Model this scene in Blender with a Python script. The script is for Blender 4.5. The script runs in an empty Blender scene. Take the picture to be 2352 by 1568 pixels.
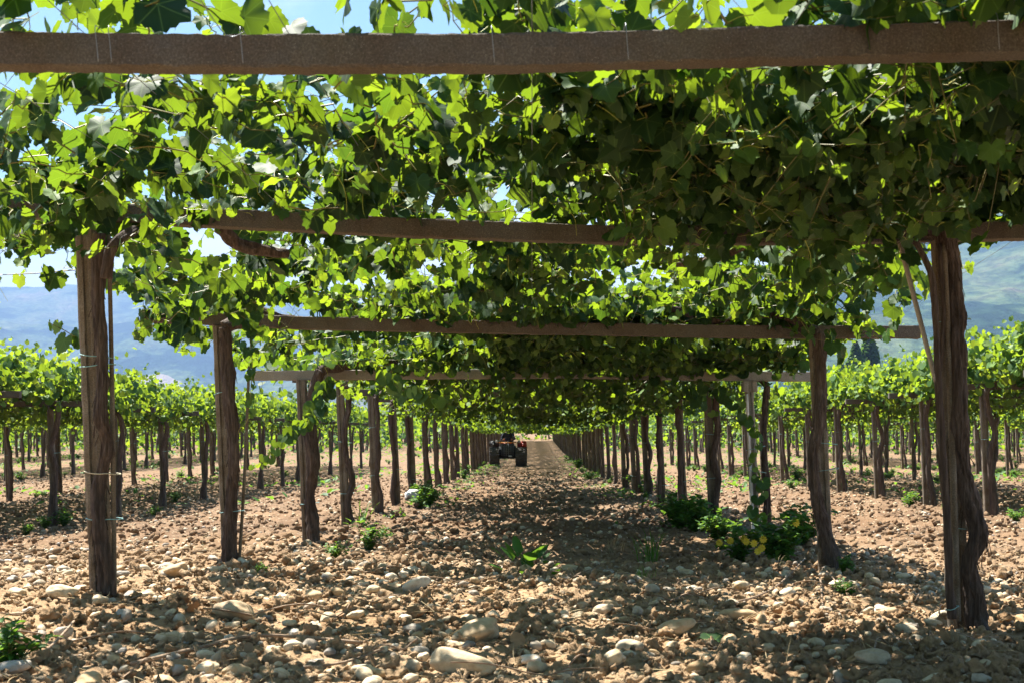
import bpy, bmesh, math, random
import numpy as np
from mathutils import Vector, Matrix
random.seed(7)
RS = np.random.RandomState(11)
SC = bpy.context.scene
COL = SC.collection
# ------------------------------------------------------------------ camera, sky, sun, exposure
FP, CX, HY, CAMZ = 3130.0, 1222.0, 1000.0, 1.0       # focal length and vanishing point in photo units (photo 2352 wide)
cd = bpy.data.cameras.new('camera'); cam = bpy.data.objects.new('camera', cd); COL.objects.link(cam)
cam.location = (0, 0, CAMZ); cam.rotation_euler = (math.radians(90), 0, 0)
cd.sensor_width = 36; cd.lens = 36 * FP / 2352
cd.shift_x = -(CX - 1176) / 2352; cd.shift_y = (HY - 784) / 2352
cd.clip_start = 0.05; cd.clip_end = 40000
cd.dof.use_dof = True; cd.dof.focus_distance = 12; cd.dof.aperture_fstop = 9
SC.camera = cam
SUNV = Vector((-0.42, 0.48, 1.15)).normalized()       # direction towards the sun
EL = math.asin(SUNV.z); AZ = math.atan2(SUNV.x, SUNV.y)
w = bpy.data.worlds.new('World'); SC.world = w; w.use_nodes = True
nt = w.node_tree; N = nt.nodes; L = nt.links
bg = N['Background']; bg.inputs[1].default_value = 0.05
sky = N.new('ShaderNodeTexSky'); sky.sky_type = 'NISHITA'; sky.sun_disc = False
sky.sun_elevation = EL; sky.sun_rotation = AZ; sky.air_density = 1.0; sky.dust_density = 0.6; sky.ozone_density = 1.6
tc = N.new('ShaderNodeTexCoord'); sep = N.new('ShaderNodeSeparateXYZ'); L.new(tc.outputs['Generated'], sep.inputs[0])
mp = N.new('ShaderNodeMapping'); mp.inputs['Scale'].default_value = (2.2, 2.2, 7.0); mp.inputs['Location'].default_value = (0.3, 0.1, 0.0); L.new(tc.outputs['Generated'], mp.inputs[0])
cn = N.new('ShaderNodeTexNoise'); cn.inputs['Scale'].default_value = 2.1; cn.inputs['Detail'].default_value = 7; cn.inputs['Roughness'].default_value = 0.55
L.new(mp.outputs[0], cn.inputs[0])
# clouds bank up towards the horizon: noise + (low elevation bonus)
mr = N.new('ShaderNodeMapRange'); mr.inputs[1].default_value = 0.06; mr.inputs[2].default_value = 0.21; mr.inputs[3].default_value = 0.64; mr.inputs[4].default_value = -0.15
L.new(sep.outputs[2], mr.inputs[0])
ad = N.new('ShaderNodeMath'); ad.operation = 'ADD'; L.new(cn.outputs[0], ad.inputs[0]); L.new(mr.outputs[0], ad.inputs[1])
cr = N.new('ShaderNodeMapRange'); cr.interpolation_type = 'SMOOTHSTEP'; cr.inputs[1].default_value = 0.5; cr.inputs[2].default_value = 0.78
fy = N.new('ShaderNodeMapRange'); fy.inputs[1].default_value = 0.1; fy.inputs[2].default_value = 0.7; fy.inputs[3].default_value = -0.55; fy.inputs[4].default_value = 0.0; L.new(sep.outputs[1], fy.inputs[0])
ad2 = N.new('ShaderNodeMath'); ad2.operation = 'ADD'; L.new(ad.outputs[0], ad2.inputs[0]); L.new(fy.outputs[0], ad2.inputs[1]); L.new(ad2.outputs[0], cr.inputs[0])
mx = N.new('ShaderNodeMix'); mx.data_type = 'RGBA'; L.new(cr.outputs[0], mx.inputs[0]); tn = N.new('ShaderNodeMix'); tn.data_type = 'RGBA'; tn.blend_type = 'MULTIPLY'; tn.inputs[0].default_value = 1; tn.inputs[7].default_value = (.92, 1.13, 1.06, 1); L.new(sky.outputs[0], tn.inputs[6]); L.new(tn.outputs[2], mx.inputs[6]); mx.inputs[7].default_value = (8.0, 8.3, 8.8, 1)
L.new(mx.outputs[2], bg.inputs[0])
sd = bpy.data.lights.new('sun', 'SUN'); sun = bpy.data.objects.new('sun', sd); COL.objects.link(sun)
sd.energy = 5.0; sd.angle = math.radians(0.5); sd.color = (1.0, 0.95, 0.86)
sun.rotation_euler = SUNV.to_track_quat('Z', 'Y').to_euler(); sun.location = (-20, 30, 60)
SC.view_settings.view_transform = 'Standard'; SC.view_settings.look = 'None'; SC.view_settings.gamma = 1
SC.view_settings.exposure = 1.82
SC.render.engine = 'CYCLES'
SC.cycles.max_bounces = 3; SC.cycles.diffuse_bounces = 1; SC.cycles.glossy_bounces = 1; SC.cycles.transmission_bounces = 0; SC.cycles.volume_bounces = 0

# ------------------------------------------------------------------ helpers
def tag(o, label=None, cat=None, group=None, kind=None):
    if label: o['label'] = label
    if cat: o['category'] = cat
    if group: o['group'] = group
    if kind: o['kind'] = kind
    return o
def empty(name, loc, rz=0, **k):
    o = bpy.data.objects.new(name, None); COL.objects.link(o); o.location = loc; o.rotation_euler = (0, 0, rz); o.empty_display_size = 0.2
    return tag(o, **k)
def copy_tree(o, parent=None):
    c = o.copy(); COL.objects.link(c)
    if parent is not None: c.parent = parent
    for ch in list(o.children): copy_tree(ch, c)
    return c
def npmesh(name, V, F, mat, parent=None, attr=None, smooth=True, loc=None):
    """V (n,3), F (m,k) k = 3 or 4 ; attr (n,3) stored as 'lf'"""
    V = np.asarray(V, dtype=np.float32); F = np.asarray(F, dtype=np.int32)
    me = bpy.data.meshes.new(name); k = F.shape[1]
    me.vertices.add(len(V)); me.vertices.foreach_set('co', V.ravel())
    me.loops.add(F.size); me.loops.foreach_set('vertex_index', F.ravel())
    me.polygons.add(len(F)); me.polygons.foreach_set('loop_start', np.arange(0, F.size, k, dtype=np.int32))
    me.polygons.foreach_set('use_smooth', np.full(len(F), smooth))
    if attr is not None:
        a = me.attributes.new('lf', 'FLOAT_VECTOR', 'POINT'); a.data.foreach_set('vector', np.asarray(attr, dtype=np.float32).ravel())
    me.update(calc_edges=True); me.validate()
    if mat is not None: me.materials.append(mat)
    o = bpy.data.objects.new(name, me); COL.objects.link(o)
    if parent is not None: o.parent = parent
    if loc is not None: o.location = loc
    return o
def _h(ix, iy, iz):
    n = (ix.astype(np.int64) * 374761393 + iy.astype(np.int64) * 668265263 + iz.astype(np.int64) * 1274126177) & 0xffffffff
    n = ((n ^ (n >> 13)) * 1103515245) & 0xffffffff
    n = (n ^ (n >> 16)) & 0xffff
    return n / 65535.0
def vn(x, y, z=None):
    x = np.asarray(x, float); y = np.asarray(y, float); z = np.zeros_like(x) if z is None else np.asarray(z, float)
    ix, iy, iz = np.floor(x), np.floor(y), np.floor(z); fx, fy, fz = x - ix, y - iy, z - iz
    sx, sy, sz = fx * fx * (3 - 2 * fx), fy * fy * (3 - 2 * fy), fz * fz * (3 - 2 * fz)
    r = 0
    for a in (0, 1):
        for b in (0, 1):
            for c in (0, 1):
                r = r + _h(ix + a, iy + b, iz + c) * (sx if a else 1 - sx) * (sy if b else 1 - sy) * (sz if c else 1 - sz)
    return r * 2 - 1
def fbm(x, y, z=None, o=4):
    r = 0; a = 1.0
    z = None if z is None else np.asarray(z, float)
    for i in range(o):
        r = r + a * vn(np.asarray(x) * 2**i + 17.3 * i, np.asarray(y) * 2**i - 9.1 * i, None if z is None else z * 2**i); a *= 0.5
    return r
# ground profile, height relative to the camera
GY = [-30, 3, 6.6, 9.6, 12.6, 16, 21, 26, 40, 61, 90, 150, 400, 1200, 3000, 9000]
GZ = [-.8, -.84, -.87, -.96, -1.02, -1.09, -1.17, -1.2, -1.28, -1.36, -1.15, -.3, 2, 12, 14, 14]
def gz(x, y):
    x = np.asarray(x, float); y = np.asarray(y, float)
    z = CAMZ + np.interp(y, GY, GZ)
    z = z - 0.028 * np.clip(x, -5, 5) * np.clip((12 - y) / 5, 0, 1)
    z = z - 0.20 * np.clip((-x - 3.5) / 3, 0, 1) * np.clip((y - 8) / 6, 0, 1) * np.clip((60 - y) / 30, 0, 1)
    # low ridge under each row of the aisle
    z = z + 0.05 * (np.exp(-((np.abs(x) - 2.15) / 0.45)**2)) * np.clip((y - 6) / 10, 0, 1)
    return z
def g1(x, y): return float(gz(np.array([x]), np.array([y]))[0])
def P(u, v, D): return Vector(((u - CX) * D / FP, D, CAMZ + (HY - v) * D / FP))
def G(u, v):
    D = 8.0
    for i in range(60):
        x = (u - CX) * D / FP; D = 0.5 * D + 0.5 * FP * (CAMZ - g1(x, D)) / (v - HY)
    x = (u - CX) * D / FP
    return Vector((x, D, g1(x, D)))
def tube(pts, radii, sides=8, seg=6, rough=0.0, seed=0, cap=True, groove=0.0):
    """smooth tube through pts"""
    pts = [Vector(p) for p in pts]; n = len(pts); Q = []; R = []
    for i in range(n - 1):
        p0 = pts[max(i - 1, 0)]; p1 = pts[i]; p2 = pts[i + 1]; p3 = pts[min(i + 2, n - 1)]
        for k in range(seg):
            t = k / seg
            Q.append(0.5 * ((2 * p1) + (-p0 + p2) * t + (2 * p0 - 5 * p1 + 4 * p2 - p3) * t * t + (-p0 + 3 * p1 - 3 * p2 + p3) * t**3))
            R.append(radii[i] * (1 - t) + radii[i + 1] * t)
    Q.append(pts[-1]); R.append(radii[-1])
    m = len(Q); V = []; up = Vector((0.31, 0.95, 0.05)).normalized(); a0 = None
    for i in range(m):
        d = (Q[min(i + 1, m - 1)] - Q[max(i - 1, 0)]).normalized()
        a = (a0 if a0 is not None else (up.cross(d) if abs(up.dot(d)) < .95 else Vector((1, 0, 0)).cross(d)))
        a = (a - d * a.dot(d)).normalized(); a0 = a; b = d.cross(a)
        for s in range(sides):
            t = 2 * math.pi * s / sides; V.append(Q[i] + (a * math.cos(t) + b * math.sin(t)) * R[i])
    V = np.array([tuple(v) for v in V]); C = np.repeat(np.array([tuple(q) for q in Q]), sides, axis=0)
    if rough > 0:
        D = V - C; th = np.tile(np.arange(sides) * 2 * np.pi / sides, m); hh = np.repeat(np.concatenate([[0], np.cumsum([(Q[i + 1] - Q[i]).length for i in range(m - 1)])]) * 42, sides)
        nz = fbm(np.cos(th) * 1.8 + seed * 3.3, np.sin(th) * 1.8, hh * 0.28 + seed, 3)
        gr = fbm(np.cos(th + hh * .05) * 4.5 + seed, np.sin(th + hh * .05) * 4.5, hh * 0.12, 3)
        V = C + D * (1 + rough * nz + groove * gr)[:, None]
    F = []
    for i in range(m - 1):
        for s in range(sides):
            F.append((i * sides + s, i * sides + (s + 1) % sides, (i + 1) * sides + (s + 1) % sides, (i + 1) * sides + s))
    F = np.array(F)
    if cap:
        V = np.vstack([V, np.array([tuple(Q[0]), tuple(Q[-1])])]); c0 = m * sides; c1 = c0 + 1
        e = [(c0, (s + 1) % sides, s, s) for s in range(sides)] + [(c1, (m - 1) * sides + s, (m - 1) * sides + (s + 1) % sides, (m - 1) * sides + (s + 1) % sides) for s in range(sides)]
        F = [tuple(f) for f in F] + [tuple(x[:3]) for x in e]
        return V, F
    return V, [tuple(f) for f in F]
def pymesh(name, V, F, mat, parent=None, smooth=True):
    me = bpy.data.meshes.new(name); me.from_pydata([tuple(map(float, v)) for v in V], [], F); me.update()
    if smooth: me.polygons.foreach_set('use_smooth', [True] * len(me.polygons))
    if mat is not None: me.materials.append(mat)
    o = bpy.data.objects.new(name, me); COL.objects.link(o)
    if parent is not None: o.parent = parent
    return o
def join(*vf):
    V = []; F = []; b = 0
    for v, f in vf:
        V += [tuple(map(float, q)) for q in v]; F += [tuple(int(i) + b for i in g) for g in f]; b += len(v)
    return V, F
def localize(V, o):                       # world points -> the frame of an unrotated empty
    return np.asarray([tuple(v) for v in V]) - np.array(o.location)
# ------------------------------------------------------------------ materials
def mat(name):
    m = bpy.data.materials.new(name); m.use_nodes = True
    return m, m.node_tree.nodes, m.node_tree.links, m.node_tree.nodes['Principled BSDF']
def ramp(N, cols):
    r = N.new('ShaderNodeValToRGB'); e = r.color_ramp.elements
    while len(e) > 1: e.remove(e[-1])
    e[0].position = cols[0][0]; e[0].color = (*cols[0][1], 1)
    for p, c in cols[1:]:
        q = e.new(p); q.color = (*c, 1)
    return r
def noise(N, L, scale, detail=4, rough=.55, vec=None, sc=None):
    t = N.new('ShaderNodeTexNoise'); t.inputs['Scale'].default_value = scale; t.inputs['Detail'].default_value = detail; t.inputs['Roughness'].default_value = rough
    if vec is not None:
        if sc:
            mp = N.new('ShaderNodeMapping'); mp.inputs['Scale'].default_value = sc; L.new(vec, mp.inputs[0]); vec = mp.outputs[0]
        L.new(vec, t.inputs[0])
    return t
def bump(N, L, h, strength, dist, b):
    n = N.new('ShaderNodeBump'); n.inputs['Strength'].default_value = strength; n.inputs['Distance'].default_value = dist
    L.new(h, n.inputs['Height']); L.new(n.outputs[0], b.inputs['Normal']); return n
def simple(name, c, rough=.6, metal=0, var=.15, scale=20, bumpd=0.0):
    m, N, L, b = mat(name); tc = N.new('ShaderNodeTexCoord'); t = noise(N, L, scale, 4, .6, tc.outputs['Object'])
    r = ramp(N, [(.3, tuple(x * (1 - var) for x in c)), (.7, tuple(min(1, x * (1 + var)) for x in c))]); L.new(t.outputs[0], r.inputs[0]); L.new(r.outputs[0], b.inputs['Base Color'])
    b.inputs['Roughness'].default_value = rough; b.inputs['Metallic'].default_value = metal
    if bumpd: bump(N, L, t.outputs[0], .6, bumpd, b)
    return m
def leaf_material(name, dark, mid, young, tr, trf=.42, veins=True, tdark=None):
    m, N, L, b = mat(name); at = N.new('ShaderNodeAttribute'); at.attribute_name = 'lf'
    sp = N.new('ShaderNodeSeparateXYZ'); L.new(at.outputs['Vector'], sp.inputs[0])
    r = ramp(N, [(0, dark), (.55, mid), (.9, young), (.99, young), (1, (.18, .16, .04))]); L.new(sp.outputs[2], r.inputs[0])
    r2 = ramp(N, [(0, tdark or tuple(x * .55 for x in tr)), (.8, tr), (1, (.5, .6, .03))]); L.new(sp.outputs[2], r2.inputs[0])
    col = r.outputs[0]; tcol = r2.outputs[0]
    if veins:
        at2 = N.new('ShaderNodeMath'); at2.operation = 'ARCTAN2'; L.new(sp.outputs[1], at2.inputs[0]); L.new(sp.outputs[0], at2.inputs[1])
        pp = N.new('ShaderNodeMath'); pp.operation = 'PINGPONG'; pp.inputs[1].default_value = .46; L.new(at2.outputs[0], pp.inputs[0])
        ln = N.new('ShaderNodeVectorMath'); ln.operation = 'LENGTH'
        cx = N.new('ShaderNodeCombineXYZ'); L.new(sp.outputs[0], cx.inputs[0]); L.new(sp.outputs[1], cx.inputs[1]); L.new(cx.outputs[0], ln.inputs[0])
        ml = N.new('ShaderNodeMath'); ml.operation = 'MULTIPLY'; L.new(pp.outputs[0], ml.inputs[0]); L.new(ln.outputs[1], ml.inputs[1])
        mrn = N.new('ShaderNodeMapRange'); mrn.inputs[1].default_value = .006; mrn.inputs[2].default_value = .03; mrn.inputs[3].default_value = .4; mrn.inputs[4].default_value = 0; L.new(ml.outputs[0], mrn.inputs[0])
        mxx = N.new('ShaderNodeMix'); mxx.data_type = 'RGBA'; L.new(mrn.outputs[0], mxx.inputs[0]); L.new(col, mxx.inputs[6]); mxx.inputs[7].default_value = (*[min(1, x * 1.5 + .02) for x in young], 1)
        col = mxx.outputs[2]
        nb = noise(N, L, 9, 3, .6, at.outputs['Vector']); sub = N.new('ShaderNodeMath'); sub.operation = 'SUBTRACT'; L.new(nb.outputs[0], sub.inputs[0]); L.new(mrn.outputs[0], sub.inputs[1])
        bn = bump(N, L, sub.outputs[0], .1, .004, b)
    L.new(col, b.inputs['Base Color']); b.inputs['Roughness'].default_value = .58; b.inputs['Specular IOR Level'].default_value = .3
    t = N.new('ShaderNodeBsdfTranslucent'); L.new(tcol, t.inputs[0])
    ms = N.new('ShaderNodeMixShader'); ms.inputs[0].default_value = trf; L.new(b.outputs[0], ms.inputs[1]); L.new(t.outputs[0], ms.inputs[2])
    L.new(ms.outputs[0], N['Material Output'].inputs[0]); return m
M = {}
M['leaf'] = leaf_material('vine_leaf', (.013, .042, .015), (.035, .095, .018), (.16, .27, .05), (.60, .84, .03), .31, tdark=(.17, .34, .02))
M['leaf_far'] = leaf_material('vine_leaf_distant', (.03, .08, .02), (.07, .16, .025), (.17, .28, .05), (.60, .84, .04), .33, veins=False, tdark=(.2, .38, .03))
M['weed'] = leaf_material('weed_leaf', (.03, .10, .015), (.07, .19, .02), (.16, .30, .04), (.34, .62, .05), .35, veins=False)
M['dry'] = simple('dry_grass', (.42, .32, .17), .8, var=.3)
M['shoot'] = simple('green_shoot', (.16, .15, .035), .5, var=.4, scale=6)
M['tendril'] = simple('tendril', (.42, .46, .06), .5)
M['deadleaf'] = simple('withered_leaf', (.30, .17, .08), .8, var=.3, scale=30)
def bark():
    m, N, L, b = mat('vine_bark'); tc = N.new('ShaderNodeTexCoord')
    t = noise(N, L, 11, 9, .72, tc.outputs['Object'], (6, 6, .4)); t2 = noise(N, L, 3, 3, .5, tc.outputs['Object'])
    r = ramp(N, [(.32, (.022, .013, .009)), (.48, (.072, .048, .036)), (.62, (.15, .112, .09)), (.74, (.30, .24, .20))]); L.new(t.outputs[0], r.inputs[0])
    mx = N.new('ShaderNodeMix'); mx.data_type = 'RGBA'; mx.blend_type = 'MULTIPLY'; mx.inputs[0].default_value = .6; r2 = ramp(N, [(.35, (.6, .5, .45)), (.65, (1.2, 1.15, 1.1))]); L.new(t2.outputs[0], r2.inputs[0])
    L.new(r.outputs[0], mx.inputs[6]); L.new(r2.outputs[0], mx.inputs[7]); L.new(mx.outputs[2], b.inputs['Base Color']); b.inputs['Roughness'].default_value = .85
    bump(N, L, t.outputs[0], 1, .02, b); return m
M['bark'] = bark()
def concrete(name, a, c, warm):
    m, N, L, b = mat(name); tc = N.new('ShaderNodeTexCoord')
    t = noise(N, L, 160, 3, .7, tc.outputs['Object']); t2 = noise(N, L, 4, 5, .6, tc.outputs['Object'])
    v = N.new('ShaderNodeTexVoronoi'); v.inputs['Scale'].default_value = 130; L.new(tc.outputs['Object'], v.inputs[0])
    r = ramp(N, [(.25, tuple(x * .55 for x in a)), (.5, a), (.74, c)]); L.new(t.outputs[0], r.inputs[0])
    r2 = ramp(N, [(.35, warm), (.62, (1, 1, 1))]); L.new(t2.outputs[0], r2.inputs[0])
    mx = N.new('ShaderNodeMix'); mx.data_type = 'RGBA'; mx.blend_type = 'MULTIPLY'; mx.inputs[0].default_value = 1; L.new(r.outputs[0], mx.inputs[6]); L.new(r2.outputs[0], mx.inputs[7])
    # pale aggregate grains
    rv = ramp(N, [(.0, (1, 1, 1)), (.16, (0, 0, 0))]); L.new(v.outputs[0], rv.inputs[0]); wn = N.new('ShaderNodeMath'); wn.operation = 'GREATER_THAN'; wn.inputs[1].default_value = .72; sp = N.new('ShaderNodeSeparateColor'); L.new(v.outputs['Color'], sp.inputs[0]); L.new(sp.outputs[0], wn.inputs[0])
    ml = N.new('ShaderNodeMath'); ml.operation = 'MULTIPLY'; L.new(rv.outputs[0], ml.inputs[0]); L.new(wn.outputs[0], ml.inputs[1])
    m2 = N.new('ShaderNodeMix'); m2.data_type = 'RGBA'; L.new(ml.outputs[0], m2.inputs[0]); L.new(mx.outputs[2], m2.inputs[6]); m2.inputs[7].default_value = (.55, .5, .43, 1)
    L.new(m2.outputs[2], b.inputs['Base Color']); b.inputs['Roughness'].default_value = .9; bump(N, L, t.outputs[0], .7, .006, b); return m
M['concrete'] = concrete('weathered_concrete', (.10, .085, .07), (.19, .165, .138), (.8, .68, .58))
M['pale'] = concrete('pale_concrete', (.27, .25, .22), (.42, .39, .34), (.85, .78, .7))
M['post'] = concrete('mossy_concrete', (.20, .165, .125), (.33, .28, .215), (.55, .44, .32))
def soil():
    m, N, L, b = mat('ploughed_soil'); tc = N.new('ShaderNodeTexCoord'); g = N.new('ShaderNodeNewGeometry')
    t = noise(N, L, 1.3, 6, .6, g.outputs['Position']); t2 = noise(N, L, 22, 8, .7, g.outputs['Position']); t3 = noise(N, L, .35, 3, .5, g.outputs['Position'])
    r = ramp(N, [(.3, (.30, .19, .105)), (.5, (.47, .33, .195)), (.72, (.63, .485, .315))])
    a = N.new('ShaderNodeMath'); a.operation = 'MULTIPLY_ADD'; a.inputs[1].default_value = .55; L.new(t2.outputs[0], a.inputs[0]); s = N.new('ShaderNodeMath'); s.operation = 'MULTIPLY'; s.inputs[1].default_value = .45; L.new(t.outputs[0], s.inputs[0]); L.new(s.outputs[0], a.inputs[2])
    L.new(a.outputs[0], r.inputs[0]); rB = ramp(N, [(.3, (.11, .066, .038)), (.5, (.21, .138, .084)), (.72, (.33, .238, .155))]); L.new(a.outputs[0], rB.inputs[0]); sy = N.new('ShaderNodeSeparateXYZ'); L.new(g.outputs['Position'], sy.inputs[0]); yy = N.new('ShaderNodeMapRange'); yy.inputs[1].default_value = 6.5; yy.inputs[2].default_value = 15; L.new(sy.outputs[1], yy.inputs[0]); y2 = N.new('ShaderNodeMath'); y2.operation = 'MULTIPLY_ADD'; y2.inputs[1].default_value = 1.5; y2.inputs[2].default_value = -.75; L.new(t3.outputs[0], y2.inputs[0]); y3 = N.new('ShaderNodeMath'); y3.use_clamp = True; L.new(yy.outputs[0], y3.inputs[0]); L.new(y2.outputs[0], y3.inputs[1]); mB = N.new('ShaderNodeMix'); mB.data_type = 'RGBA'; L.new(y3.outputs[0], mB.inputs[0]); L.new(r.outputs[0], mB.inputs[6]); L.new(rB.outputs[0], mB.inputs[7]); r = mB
    mx = N.new('ShaderNodeMix'); mx.data_type = 'RGBA'; mx.blend_type = 'MULTIPLY'; mx.inputs[0].default_value = 1; r3 = ramp(N, [(.4, (.88, .80, .74)), (.6, (1.05, 1.02, 1))]); L.new(t3.outputs[0], r3.inputs[0]); L.new(r.outputs[2], mx.inputs[6]); L.new(r3.outputs[0], mx.inputs[7])
    v = N.new('ShaderNodeTexVoronoi'); v.inputs['Scale'].default_value = 16; v.inputs['Randomness'].default_value = 1; L.new(g.outputs['Position'], v.inputs[0])
    rv = ramp(N, [(.22, (1, 1, 1)), (.34, (0, 0, 0))]); L.new(v.outputs[0], rv.inputs[0]); sp = N.new('ShaderNodeSeparateColor'); L.new(v.outputs['Color'], sp.inputs[0]); gt = N.new('ShaderNodeMath'); gt.operation = 'GREATER_THAN'; gt.inputs[1].default_value = .6; L.new(sp.outputs[0], gt.inputs[0])
    ml = N.new('ShaderNodeMath'); ml.operation = 'MULTIPLY'; L.new(rv.outputs[0], ml.inputs[0]); L.new(gt.outputs[0], ml.inputs[1])
    m2 = N.new('ShaderNodeMix'); m2.data_type = 'RGBA'; L.new(ml.outputs[0], m2.inputs[0]); L.new(mx.outputs[2], m2.inputs[6]); m2.inputs[7].default_value = (.44, .34, .23, 1)
    L.new(m2.outputs[2], b.inputs['Base Color']); b.inputs['Roughness'].default_value = .95; b.inputs['Specular IOR Level'].default_value = .2
    ah = N.new('ShaderNodeMath'); ah.operation = 'MULTIPLY_ADD'; ah.inputs[1].default_value = .5; L.new(ml.outputs[0], ah.inputs[0]); L.new(t2.outputs[0], ah.inputs[2])
    bump(N, L, ah.outputs[0], 1, .035, b); return m
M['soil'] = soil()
def stone():
    m, N, L, b = mat('river_stone'); at = N.new('ShaderNodeAttribute'); at.attribute_name = 'lf'; sp = N.new('ShaderNodeSeparateXYZ'); L.new(at.outputs['Vector'], sp.inputs[0])
    oi = N.new('ShaderNodeObjectInfo'); a = N.new('ShaderNodeMath'); a.operation = 'ADD'; L.new(sp.outputs[2], a.inputs[0]); L.new(oi.outputs['Random'], a.inputs[1]); fr = N.new('ShaderNodeMath'); fr.operation = 'FRACT'; L.new(a.outputs[0], fr.inputs[0])
    r = ramp(N, [(0, (.54, .42, .26)), (.3, (.60, .48, .31)), (.5, (.62, .53, .39)), (.65, (.50, .33, .16)), (.8, (.46, .38, .28)), (.95, (.26, .23, .2)), (1, (.66, .58, .46))]); L.new(fr.outputs[0], r.inputs[0])
    tc = N.new('ShaderNodeTexCoord'); g = N.new('ShaderNodeNewGeometry'); t = noise(N, L, 30, 6, .65, g.outputs['Position']); r2 = ramp(N, [(.3, (.62, .53, .44)), (.55, (1, 1, 1))]); L.new(t.outputs[0], r2.inputs[0])
    mx = N.new('ShaderNodeMix'); mx.data_type = 'RGBA'; mx.blend_type = 'MULTIPLY'; mx.inputs[0].default_value = .8; L.new(r.outputs[0], mx.inputs[6]); L.new(r2.outputs[0], mx.inputs[7])
    L.new(mx.outputs[2], b.inputs['Base Color']); b.inputs['Roughness'].default_value = .75; bump(N, L, t.outputs[0], .5, .008, b); return m
M['stone'] = stone()
M['twine'] = simple('turquoise_twine', (.22, .42, .42), .6)
M['cream'] = simple('cream_twine', (.6, .52, .36), .6)
M['wire'] = simple('galvanised_wire', (.25, .27, .3), .45, .6)
M['rebar'] = simple('ribbed_metal_rod', (.42, .36, .29), .55, .3, scale=60)
M['pvc'] = simple('pale_plastic', (.66, .64, .62), .5, var=.06)
M['cane'] = simple('dry_cane', (.28, .19, .12), .8, var=.35, scale=40, bumpd=.004)
M['petal'] = simple('yellow_petal', (.8, .55, .03), .6, var=.1)
M['red'] = simple('red_paint', (.36, .03, .02), .35, var=.1)
M['black'] = simple('black_rubber', (.025, .024, .022), .8, var=.4, scale=40)
M['dark'] = simple('dark_metal', (.04, .04, .042), .5, .3)
M['dust'] = simple('dusty_rubber', (.05, .042, .034), .9, var=.5, scale=14)
M['shirt'] = simple('navy_cloth', (.018, .024, .055), .9, scale=30)
M['skin'] = simple('skin', (.42, .20, .13), .6, var=.06)
M['trouser'] = simple('dark_trousers', (.03, .032, .04), .9)
M['hair'] = simple('dark_hair', (.02, .015, .012), .7)
M['lamp'] = simple('lamp_glass', (.5, .5, .5), .1)
M['yellow'] = simple('yellow_orange_trim', (.6, .22, .02), .4)

# ------------------------------------------------------------------ ground: one sheet, dense where it is near
def rough(x, y):
    x = np.asarray(x, float); y = np.asarray(y, float)
    amp = np.clip((90 - y) / 60, .35, 1) * .66
    r = 0.045 * fbm(x * 1.1, y * 1.1, None, 2)
    c = fbm(x * 5.5 + 3, y * 5.5, None, 4)
    r = r + 0.026 * np.sign(c) * np.abs(c)**.8
    rr = 1 - np.abs(vn(x * 14, y * 14)); r = r + 0.022 * rr * np.clip(fbm(x * 2.2 + 40, y * 2.2, None, 2) + .5, 0, 1.4)
    b1 = np.abs(vn(x * 17 + 5, y * 17)) + .5 * np.abs(vn(x * 37, y * 37 + 2)) + .3 * np.abs(vn(x * 71, y * 71)); r = r - 0.030 * (.45 - b1) * np.clip(.75 + fbm(x * 1.7 + 9, y * 1.7, None, 2), .25, 1.5)
    r = r + 0.008 * fbm(x * 30, y * 30, None, 3) + .05 * np.clip((y - 10) / 6, 0, 1) * np.clip(fbm(x * 7, y * 3.5, None, 3), -.6, .8)
    # tillage waves across the aisle beyond the first bays
    ph = y * 5.2 + 1.6 * vn(x * .7, y * .25); r = r + 0.035 * np.sin(ph) * np.clip((y - 14) / 12, 0, 1) * np.exp(-(x / 1.9)**6) * np.clip((140 - y) / 50, 0, 1)
    return r * amp
ys = [-6.0]
while ys[-1] < 3.6: ys.append(ys[-1] + .16)
y = ys[-1]
while y < 45:
    y *= 1.0038 if y < 14 else 1.0048; ys.append(y)
while y < 9000:
    y *= 1.012 if y < 160 else 1.05; ys.append(y)
ys = np.array(ys)
k = np.concatenate([-np.geomspace(14, .47, 16), np.linspace(-.46, .46, 640), np.geomspace(.47, 14, 16)])
wy = np.maximum(ys, 3.9)
X = wy[:, None] * k[None, :]; Y = np.repeat(ys[:, None], len(k), 1)
Z = gz(X, Y) + rough(X, Y) * (Y < 200)
nr, nc = X.shape; idx = np.arange(nr * nc).reshape(nr, nc)
F = np.stack([idx[:-1, :-1], idx[:-1, 1:], idx[1:, 1:], idx[1:, :-1]], -1).reshape(-1, 4)
tag(npmesh('ground', np.stack([X, Y, Z], -1).reshape(-1, 3), F, M['soil'], smooth=True), kind='structure')

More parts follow.
